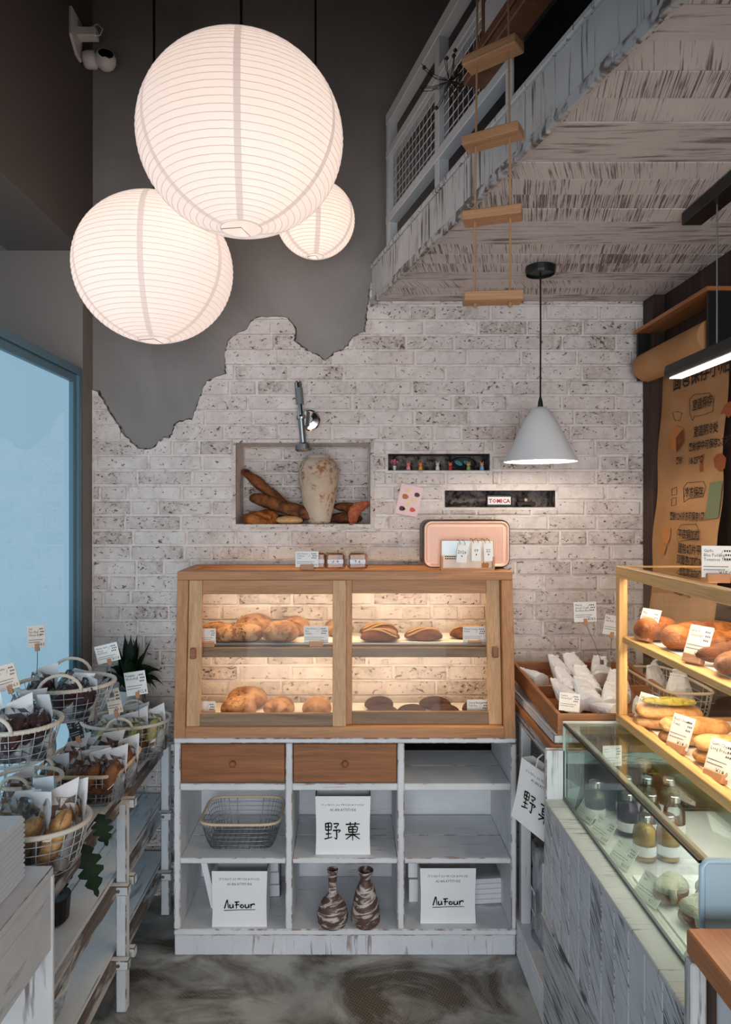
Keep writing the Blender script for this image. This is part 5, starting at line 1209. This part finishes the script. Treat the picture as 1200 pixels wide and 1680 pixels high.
tag(MB().lathe([(.001, 0), (.035, 0), (.042, .05), (.04, .055), (.034, .05), (.001, .045)], 20).build('cork_bowl', 'tray_wood', None, (-.93, 2.06, SH[1] + .0005)), 'small brown bowl on the middle rack shelf', 'bowl')
# ------------------------------------------------------------------ table with the wooden tray, right of the cabinet
TX0, TX1, TY0, TY1, TZ = .628, 1.24, 2.125, 2.865, .905
tb = thing('tray_table', 'white table with a brown wood-edged top right of the display cabinet', 'table')
for k in range(5):
    w_ = (TX1 - TX0) / 5; MB().box(TX0 + k * w_, TX0 + (k + 1) * w_ - .002, TY0, TY1, TZ - .022, TZ).build('top_plank', 'tray_wood', tb, bev=.002)
MB().box(TX0, TX1, TY0 + .004, TY1, TZ - .06, TZ - .024).build('apron', ['counter_rail'], tb, bev=.002)
for x_, y_ in ((TX0 + .004, TY1 - .05), (TX0 + .004, 2.50), (TX1 - .045, TY1 - .05), (TX1 - .045, TY0 + .01)):
    MB().box(x_, x_ + .036, y_, y_ + .036, .12, TZ - .06).build('leg', ['cab_white_v'], tb, bev=.003)
MB().box(TX0 - .012, TX1, TY0, TY1, .10, .122).build('base_board', ['cab_white'], tb, bev=.003)
MB().box(TX0 - .012, TX0 + .01, TY0, TY1, 0, .10).build('base_side', ['cab_white'], tb, bev=.003)
MB().box(.90, .92, TY0, TY1, .122, TZ - .06).build('void_dark_sheet', 'black_matte', tb)  # black sheet paints the dark void under the table
# stray plank under the tray
tag(MB().box(-.03, .03, -.30, .30, 0, .028).build('loose_plank', ['rack_white', 'rack_edge'], None, (.672, 2.44, TZ + .0005), bev=.003, worn=True), 'whitewashed plank under the left side of the wooden tray', 'plank')
# tray
t = thing('wooden_tray', 'brown wooden tray with a divider, full of white bags', 'tray', (.655, 2.145, .9340))
TW, TD, TH = .46, .60, .062; tl = .055
t.rotation_euler = (tl, 0, 0)
MB().box(0, TW, 0, TD, 0, .010).build('tray_bottom', 'tray_wood', t)
MB().box(0, TW, 0, .014, .010, TH).build('tray_side', 'tray_wood_x', t, bev=.0015); MB().box(0, TW, TD - .014, TD, .010, TH).build('tray_side', 'tray_wood_x', t, bev=.0015)
MB().box(0, .014, .014, TD - .014, .010, TH).build('tray_side', 'tray_wood', t, bev=.0015); MB().box(TW - .014, TW, .014, TD - .014, .010, TH).build('tray_side', 'tray_wood', t, bev=.0015)
MB().box(.014, TW - .014, .31, .322, .010, TH - .008).build('tray_divider', 'tray_wood_x', t, bev=.0015)
for x_ in (.06, .40): MB().box(x_ - .0, x_ + .03, .02, .58, -.0005, 0).build('tray_runner', 'tray_wood', t)
# white paper bags with a clear panel
def wbag_proto():
    t = D.objects.new('white_pastry_bag', None); COL.objects.link(t); t.empty_display_size = .03
    m = MB(); rings = []
    for j in range(10):
        v = j / 9; w_ = .052 * (1 - .42 * v ** 2); d_ = .034 * (1 - v ** 1.7) + .004
        rings.append([(w_ * (abs(cos(a)) ** .7) * (1 if cos(a) > 0 else -1), d_ * sin(a) * (1 + .12 * sin(3 * a + 2 * j)), .002 + v * .16) for a in [2 * pi * i / 14 for i in range(14)]])
    m.loft(rings); m.build('bag_body', 'paper', t)
    m = MB(); vv = []
    for j in range(6):
        for i in range(5): vv.append((.014 + .030 * (i / 4) * (1 - .03 * j), -.036 + .006 * abs(i - 2) + .0035 * j, .02 + .019 * j))
    m.add(vv, [(j * 5 + i, j * 5 + i + 1, j * 5 + i + 6, j * 5 + i + 5) for j in range(5) for i in range(4)]); m.build('clear_panel', 'bag_clear', t, smooth=True)
    pts = [(-.03 + .06 * i / 6, -.004 + .004 * sin(i * 2), .160) for i in range(7)]; MB().tube(pts, .006, 7).build('rolled_top', 'paper', t, smooth=True)
    return t
WB = wbag_proto(); wb_n = 0
def wbag(label, group, loc, rot, sc=1.0):
    global wb_n
    o = WB if wb_n == 0 else copy_tree(WB); wb_n += 1
    o.location = loc; o.rotation_euler = rot; o.scale = (sc,) * 3
    return tag(o, label, 'pastry bag', group)
for dx, dy, rx_, ry_, rz_, sc, lb in ((.075, .40, -1.0, .5, .5, .82, 'white pastry bag lying at the rear left of the wooden tray'), (.115, .13, -.75, .35, .35, 1.0, 'big white pastry bag at the left front of the wooden tray'), (.20, .14, -.7, .2, .1, .98, 'white pastry bag in the middle of the tray front'), (.29, .12, -.8, .3, -.2, .95, 'white pastry bag right of the middle in the tray front'), (.16, .24, -.6, .25, .3, .95, 'white pastry bag in the second row of the tray, left'), (.25, .25, -.6, .1, .1, .98, 'white pastry bag in the second row of the tray, middle'), (.36, .22, -.7, .1, -.3, 1.0, 'white pastry bag in the second row of the tray, right'),
                                     (.2, .42, -.6, .2, .3, .9, 'white pastry bag in the third row of the tray, left'), (.29, .43, -.6, -.1, .1, .95, 'white pastry bag in the third row of the tray, middle'), (.39, .42, -.7, .1, -.2, .95, 'white pastry bag in the third row of the tray, right'), (.27, .045, -1.35, 1.0, .3, .9, 'white pastry bag lying on its side at the tray front edge'), (.40, .07, -1.1, .4, -.3, .9, 'white pastry bag at the right front corner of the tray')):
    wbag(lb, 'white bags in the wooden tray', (.655 + .01 + dx * .74, 2.145 + dy, .953 + dy * tl + .022), (rx_ - .38, ry_, rz_), sc * .84)
card('white price card tucked into the front of the wooden tray', (PX(934, 2.175), 2.175, PZ(1167, 2.175)), .066, .056, ['Custard', 'Cheese Roll'], '', (-.2, .12, 0), None)
def rcard(*a, **k): return stickcard(*a, **k)
rcard('white price card reading 18.0 on a slanting wire stick above the tray', 961, 1020, 2.55, .084, .074, -.03, 988, 1088, ['Matcha', 'Spread Cream', 'Red Bean Box'], '¥18.0')
rcard('tilted white price card beside the corner of the glass bread case', 1004, 1042, 2.5, .068, .072, .16, 999, 1092, ['Plain', 'Salt Roll'], '')
# basket behind the bread case
wire_basket('wire basket with rattan rim standing behind the glass bread case', (1.165, 2.50, TZ + .0015), .085, .20, .11, True, 'rattan', .0055, 0, .85, 30, 4, twisted=False)
for i, (dx, dy) in enumerate(((-.03, -.13), (.03, -.06), (-.02, .02), (.03, .1))): wbag('white pastry bag in the basket behind the bread case, %s from the front' % ('first', 'second', 'third', 'fourth')[i], 'white bags in the basket behind the bread case', (1.165 + dx, 2.50 + dy, TZ + .012), (-.2, .15 - .1 * i, .3 * i), .9)
# bag hanging from the table side and clear bag under it
paper_bag('white paper bag with brushed characters hanging tilted beside the counter', (.602, 2.235, .58), .205, .21, .05, 'characters', rot=(radians(-4), radians(10), radians(-60)), handle=True)
t = thing('clear_bag_bundle', 'frosted clear bag of sleeves with a printed label under the table', 'bag', (.70, 2.40, .1225))
m = MB(); rings = []
for j in range(8):
    v = j / 7; rings.append([((.05 + .006 * sin(5 * a + j)) * cos(a), (.085 - .02 * v) * sin(a) * (1 + .05 * sin(4 * a + j)), v * .34) for a in [2 * pi * i / 16 for i in range(16)]])
m.loft(rings); m.build('clear_bag', 'bag_clear', t); MB().box(-.035, .035, -.06, .06, .004, .30).build('sleeves', 'paper', t, bev=.004)
MB().box(-.053, -.052, -.02, .03, .10, .18).build('label', 'paper', t)
print_mesh([], 'ink', dashes=[(-.018 + .004 * i, -.016 + .004 * i + .0015 * (i % 2), .108, .065) for i in range(5)] + [(.006, .026, .11 + .009 * k, .004) for k in range(7)]).build('label_print', 'ink', t, loc=(-.0545, 0, 0), rot=(pi / 2, 0, -pi / 2))['kind'] = 'stuff'

# ------------------------------------------------------------------ plank-faced counter carrying the chilled case
KX, KY0, KY1, KZ = .60, 1.21, 2.10, .75
cn = thing('service_counter', 'whitewashed plank counter carrying the glass cases on the right', 'counter')
x = KY1; k = 0
while x > KY0 + .01:
    x2 = max(KY0, x - .0795)
    MB().box(-.008, .012, x2 - (x + x2) / 2 + .001, x - (x + x2) / 2 - .001, -.17, .17).build('front_plank', ['counter_plank', 'counter_plank_b'][k % 3 == 1], cn, loc=(KX + .008, (x + x2) / 2, .572), bev=.0015); x = x2; k += 1
MB().box(KX, KX + .06, KY0, KY1, KZ - .014, KZ).build('ledge_board', 'counter_ledge', cn, bev=.002)
MB().box(KX - .012, KX + .014, KY0, KY1, .385, .402).build('rail_moulding', 'counter_rail', cn, bev=.002)
for k in range(4): MB().box(KX - .002, KX + .014, KY0, KY1, .005 + k * .095, .005 + k * .095 + .093).build('base_plank', 'counter_rail', cn, bev=.0015)
MB().box(KX + .013, 1.24, KY1 - .02, KY1, 0, KZ - .03).build('end_panel', 'cab_white_v', cn)
MB().box(KX + .005, KX + .065, KY1 - .004, KY1 + .016, KZ - .02, .902).build('end_post', ['cab_white_v', 'cab_edge'], cn, bev=.003, worn=True)
MB().box(KX + .02, 1.24, KY0, KY1 - .02, KZ - .06, KZ - .035).build('counter_deck', 'white_plastic', cn)
# chilled glass case
GX, GY0, GY1, GZ0, GZ1 = .66, 1.27, 2.098, .72, .985
gc = thing('chilled_case', 'glass chilled case with bottles and cakes on the white counter', 'glass case')
MB().box(GX, 1.24, GY0, GY1, GZ0 - .005, GZ0).build('case_floor', 'white_plastic', gc)
MB().box(GX, GX + .005, GY0 + .012, GY1 - .01, GZ0, GZ1 - .004).build('front_glass', 'glass_green', gc)
MB().box(GX, 1.24, GY0 + .004, GY1, GZ1 - .004, GZ1).build('top_glass', 'glass_green', gc)
MB().box(GX, 1.24, GY1 - .005, GY1, GZ0, GZ1 - .004).build('end_glass', 'glass_green', gc)
fr = MB(); fr.box(GX - .002, 1.24, GY1 - .002, GY1 + .004, GZ1 - .004, GZ1 + .003); fr.box(GX - .002, GX + .006, GY1 - .002, GY1 + .004, KZ, GZ1 - .004); fr.build('end_border', 'white_enamel', gc)
MB().box(GX, 1.24, GY0, GY0 + .010, GZ0, GZ1 + .002).build('end_panel', 'end_panel_blue', gc, bev=.003)
b = MB(); b.tube([(GX - .003, GY0, GZ0), (GX - .003, GY0, GZ1 - .008), (GX + .006, GY0, GZ1 + .003), (1.24, GY0, GZ1 + .003)], .006, 8); b.build('end_trim', 'end_panel_blue', gc, smooth=True)
b = MB(); b.box(GX - .003, GX + .006, GY0 + .012, GY1 - .003, GZ1 - .008, GZ1 - .002); b.build('top_edge_seal', 'black', gc)
b = MB(); b.box(GX - .003, GX + .004, GY0 + .012, GY1 - .003, KZ, KZ + .006); b.build('bottom_edge_seal', 'grip', gc)
MB().box(.98, 1.24, GY0 + .02, GY1 - .01, .83, .838).build('inner_shelf', 'glass_green', gc)
MB().box(1.225, 1.24, GY0, GY1, GZ0, GZ1).build('rear_panel', 'white_plastic', gc)
MB().box(GX + .02, GX + .03, GY0 + .03, GY1 - .03, GZ1 - .018, GZ1 - .010).build('lamp_tube', 'white_plastic', gc)
area('chilled_case_light', (.95, 1.68, GZ1 - .012), (0, 0, 0), .3, .7, 3.2, (1, .95, .88), parent=gc)
# bottles
def bottle_proto(mat, fillz):
    t = D.objects.new('juice_bottle', None); COL.objects.link(t); t.empty_display_size = .02
    pr = [(.001, .001), (.021, .001), (.0235, .004), (.0235, .068), (.021, .082), (.013, .092), (.0115, .098), (.0115, .104)]
    MB().lathe(pr, 20).build('bottle', 'bottle_glass', t, smooth=True)
    MB().lathe([(.001, .003)] + [(r - .0015, z) for r, z in pr[1:] if z < fillz] + [(.001, min(fillz, .09))], 20).build('juice', mat, t, smooth=True)
    MB().lathe([(.0135, .1), (.0135, .115), (.012, .117), (.001, .117)], 20).build('cap', 'chrome', t, smooth=False)
    MB().lathe([(.0239, .016), (.0239, .042)], 20).build('paper_band', 'paper', t, smooth=True)
    return t
BP = {}
for i, (X, Y, mt, lb) in enumerate(((.779, 1.80, 'juice_orange', 'orange juice bottle at the front left of the chilled bottles'), (.841, 1.80, 'juice_orange', 'orange juice bottle at the front right of the chilled bottles'), (.790, 1.935, 'juice_purple', 'purple juice bottle in the second row of the chilled bottles'), (.853, 1.93, 'juice_amber', 'amber bottle in the second row of the chilled bottles, middle'), (.915, 1.92, 'juice_amber', 'amber bottle in the second row of the chilled bottles, right'), (.728, 2.02, 'juice_green', 'dark green bottle nearest the far left corner of the chilled case'),
                                    (.833, 2.05, 'juice_green', 'green bottle in the back row of the chilled bottles, left'), (.895, 2.05, 'juice_green', 'green bottle in the back row of the chilled bottles, middle'), (.957, 2.04, 'juice_green', 'green bottle in the back row of the chilled bottles, right'))):
    if mt in BP: o = copy_tree(BP[mt])
    else: o = BP[mt] = bottle_proto(mt, .085 if mt != 'juice_amber' else .06)
    o.location = (X, Y, GZ0 + .0005); o.scale = (1.24, 1.24, 1.0); tag(o, lb, 'bottle', 'juice bottles in the chilled case')
# cream-topped rolls and a chocolate cake
for i, (X, Y, rz, lb) in enumerate(((.755, 1.60, .5, 'cream-topped roll nearest the glass in the chilled case'), (.775, 1.51, .3, 'second cream-topped roll beside the dark cake in the chilled case'), (.85, 1.58, .2, 'cream-topped roll in the rear of the chilled case'))):
    t = thing('cream_roll', lb, 'pastry', (X, Y, GZ0 + .006), rz, 'cream rolls in the chilled case')
    obj('roll', bread_mesh('small_bun'), t, scale=(1, .8, .85)); loaf(.09, .066, .05, 40 + i, amp=.14, flat=.6).build('cream_top', 'cream', t, loc=(0, 0, .024), smooth=True); MB().tube([(-.03, -.025, .045), (-.033, -.031, .028), (-.034, -.032, .016)], [.009, .008, .005], 7).build('cream_drip', 'cream', t, smooth=True)
t = thing('chocolate_cake', 'square dark chocolate cake near the end panel of the chilled case', 'cake', (.79, 1.40, GZ0 + .006))
MB().box(-.045, .045, -.035, .035, 0, .05).build('cake_body', 'choc', t, bev=.004); MB().box(.0, .008, -.004, .004, .05, .062).build('chocolate_stick', 'choc', t)
tag(MB().box(-.15, .15, -.19, .19, 0, .005).build('display_board', 'paper', None, (.86, 1.52, GZ0 + .0005), bev=.001), 'white board under the cakes in the chilled case', 'board')
for i, (x, y, Y, lb) in enumerate(((963, 1330, 2.02, 'price card leaning on the glass at the far end of the chilled case'), (985, 1365, 1.90, 'second price card from the far end of the chilled case'), (1010, 1400, 1.76, 'price card before the orange juice bottles in the chilled case'), (1058, 1460, 1.60, 'price card before the cream rolls in the chilled case'), (1110, 1560, 1.36, 'nearest price card inside the chilled case'))):
    X = .692; card(lb, (X, Y, GZ0 + .004), .075, .062, ['Matte', 'Cake'], '¥%d.0' % (18 + i), (radians(-38), 0, radians(-72)), None)
card('white price card propped at the far end inside the chilled case', (.80, 2.075, .86), .06, .062, ['Iced', 'Tea'], '¥15.0', (0, 0, .1), None)

# ------------------------------------------------------------------ wood-framed bread case on the chilled case
HX, HY0, HY1, HZ0, HZ1 = .82, 1.10, 2.098, .988, 1.467
hc_ = thing('bread_case', 'pine-framed glass bread case on top of the chilled case', 'bread case')
pw = .026
def hb(name, x0, x1, y0, y1, z0, z1, mat, **k): return MB().box(x0, x1, y0, y1, z0, z1).build(name, mat, hc_, bev=.002, **k)
for x_, y_ in ((HX, HY1 - pw), (1.214, HY1 - pw), (HX, HY0), (1.214, HY0)): hb('corner_post', x_, x_ + pw, y_, y_ + pw, HZ0 + .028, HZ1 - .034, 'pine_z')
hb('top_rail', HX, HX + pw, HY0, HY1, HZ1 - .034, HZ1, 'pine_y'); hb('top_rail', 1.214, 1.24, HY0, HY1, HZ1 - .034, HZ1, 'pine_y')
hb('top_rail', HX + pw, 1.214, HY0, HY0 + pw, HZ1 - .034, HZ1, 'pine_x'); hb('top_rail', HX + pw, 1.214, HY1 - .006, HY1, HZ1 - .006, HZ1, 'pine_x')
hb('bottom_rail', HX, HX + pw, HY0, HY1, HZ0, HZ0 + .028, 'pine_y')
hb('case_floor', HX + pw, 1.24, HY0, HY1, HZ0, HZ0 + .014, 'pine_y')
SZ = 1.255
hb('bread_shelf', HX + .010, 1.214, HY0 + pw, HY1 - .028, SZ - .02, SZ, 'pine_y')
MB().box(HX + .05, 1.2, HY0 + .03, HY1 - .05, SZ + .0005, SZ + .002).build('shelf_paper', 'paper', hc_); MB().box(HX + .05, 1.2, HY0 + .03, HY1 - .05, HZ0 + .0145, HZ0 + .016).build('shelf_paper', 'paper', hc_)
MB().box(HX + .011, HX + .014, HY0 + pw, HY1 - pw, HZ0 + .028, HZ1 - .034).build('front_glass', 'glass', hc_)
MB().box(HX + pw, 1.214, HY1 - .008, HY1 - .005, HZ0 + .014, HZ1 - .006).build('end_glass', 'glass', hc_)
MB().box(HX + pw, 1.214, HY0 + pw, HY1 - .008, HZ1 - .012, HZ1 - .008).build('top_glass', 'glass', hc_)
for z in (HZ1 - .014, SZ - .022):
    MB().box(HX + .03, HX + .042, HY0 + .05, HY1 - .05, z - .006, z).build('led_strip', 'led_warm', hc_)
    area('bread_case_led', (HX + .05, (HY0 + HY1) / 2, z - .010), (0, radians(-22), 0), .012, .9, 3.2, (1, .80, .54), parent=hc_)
S3, S4 = SZ + .0025, HZ0 + .0165
def rb(name, lb, kind, X, Y, z, rz, sc=1.0, g='breads in the bread case'): return bread(name, lb, kind, (X, Y, z), rz, g, sc)
rb('glossy_loaf', 'glossy brown bun at the far end of the upper bread shelf', 'bun_gloss', .90, 2.0, S3, .3, 1.0); rb('glossy_loaf', 'glossy ridged loaf lying across the rear of the upper bread shelf', 'loaf_long', 1.06, 1.96, S3, .1, 1.05); rb('glossy_loaf', 'glossy golden loaf second from the far end of the upper bread shelf', 'bun_gloss', .92, 1.87, S3, .2, 1.0)
rb('glossy_loaf', 'glossy ridged loaf in the middle of the upper bread shelf', 'loaf_long', 1.05, 1.82, S3, -.1, 1.0)
rb('dark_croissant', 'dark ridged croissant behind the second price card on the upper shelf', 'dark_croissant', .98, 1.70, S3, .5, 1.2); rb('dark_croissant', 'dark ridged croissant at the near end of the upper shelf', 'dark_croissant', .97, 1.55, S3, .2, 1.2)
rb('crusty_bun', 'knobbly pale bun on the silver tray of the upper shelf', 'roll', .90, 1.60, S3, .9, 1.0)
rb('crusty_bun', 'knobbly brown bun behind the dark croissants of the upper shelf', 'roll', 1.10, 1.66, S3, .4, 1.1)
for i, (X, Y, rz, top, lb) in enumerate(((.93, 1.98, -.15, 'pesto', 'flat bread with green pesto on the lower bread shelf'), (.94, 1.85, -.1, None, 'split pale sandwich bread in the middle of the lower bread shelf'), (.96, 1.70, -.2, None, 'pale long bread behind the third card of the lower bread shelf'))):
    t = thing('flat_bread', lb, 'bread', (X, Y, S4), rz, 'flat breads on the lower bread shelf')
    obj('bottom_half', bread_mesh('ciabatta'), t); o = obj('top_half', bread_mesh('ciabatta'), t, (0, .01, .032), (.18, 0, .05), (.97, .95, .9))
    if top: loaf(.15, .05, .02, 31, amp=.1).build('pesto_topping', 'pesto', t, loc=(0, .002, .072), rot=(.18, 0, .05), smooth=True)
rb('long_roll', 'golden long roll near the bottom right of the bread case', 'bun_gloss', .945, 1.57, S4, 1.2, 1.1); rb('long_roll', 'brown roll at the near end of the lower bread shelf', 'roll', .93, 1.46, S4, .8, 1.1); rb('long_roll', 'long baguette lying in the rear of the lower bread shelf', 'baguette', 1.08, 1.66, S4, 1.3, 1.0)
# cards on wooden blocks along the front of both shelves
for (x, y, Y, z, ti, pr, lb) in ((1045, 0, 1.985, S3, ['Milk', 'Salted', 'Croissant'], '¥18.0', 'slanted price card at the far end of the upper bread shelf'), (1130, 0, 1.70, S3, ['Grand', 'Croissant'], '¥18.0', 'slanted price card in the middle of the upper bread shelf'), (0, 0, 2.0, S4, ['Salt', 'Focaccia'], '¥15.0', 'slanted price card at the far end of the lower bread shelf'), (0, 0, 1.79, S4, ['Basil Cheese', 'Toast'], '¥18.0', 'slanted price card in the middle of the lower bread shelf'), (0, 0, 1.60, S4, ['Corn Cheese', 'Long Bread'], '¥18.0', 'slanted price card at the near end of the lower bread shelf')):
    card(lb, (HX + .036, Y, z), .066, .085, ti, pr, (radians(-22), 0, radians(-66)), 'block')
card('white price card reading 15.0 standing on top of the bread case', (.875, 1.62, HZ1 + .0005), .07, .075, ['Garlic', 'Blue Pudding', 'Tomatoes Toast'], '¥15.0', (0, 0, radians(-12)), 'block')

# ------------------------------------------------------------------ near wooden counter at the lower right
t = thing('wood_top_counter', 'counter with a thick brown wooden top at the lower right', 'counter')
QX, QY, QZ = .5925, 1.2, .907
MB().box(QX, 1.24, .35, QY, QZ - .045, QZ).build('wooden_top', 'counter_top', t, bev=.003)
MB().box(QX - .006, QX + .022, QY - .03, QY - .004, 0, QZ - .045).build('corner_post', ['fascia_wood'], t, bev=.003)
MB().box(QX + .022, QX + .032, QY - .045, QY - .012, 0, QZ - .045).build('dark_strip', 'dark_post', t)
MB().box(QX + .03, QX + .045, .35, QY - .04, 0, QZ - .045).build('side_panel', 'ribbed_white', t)
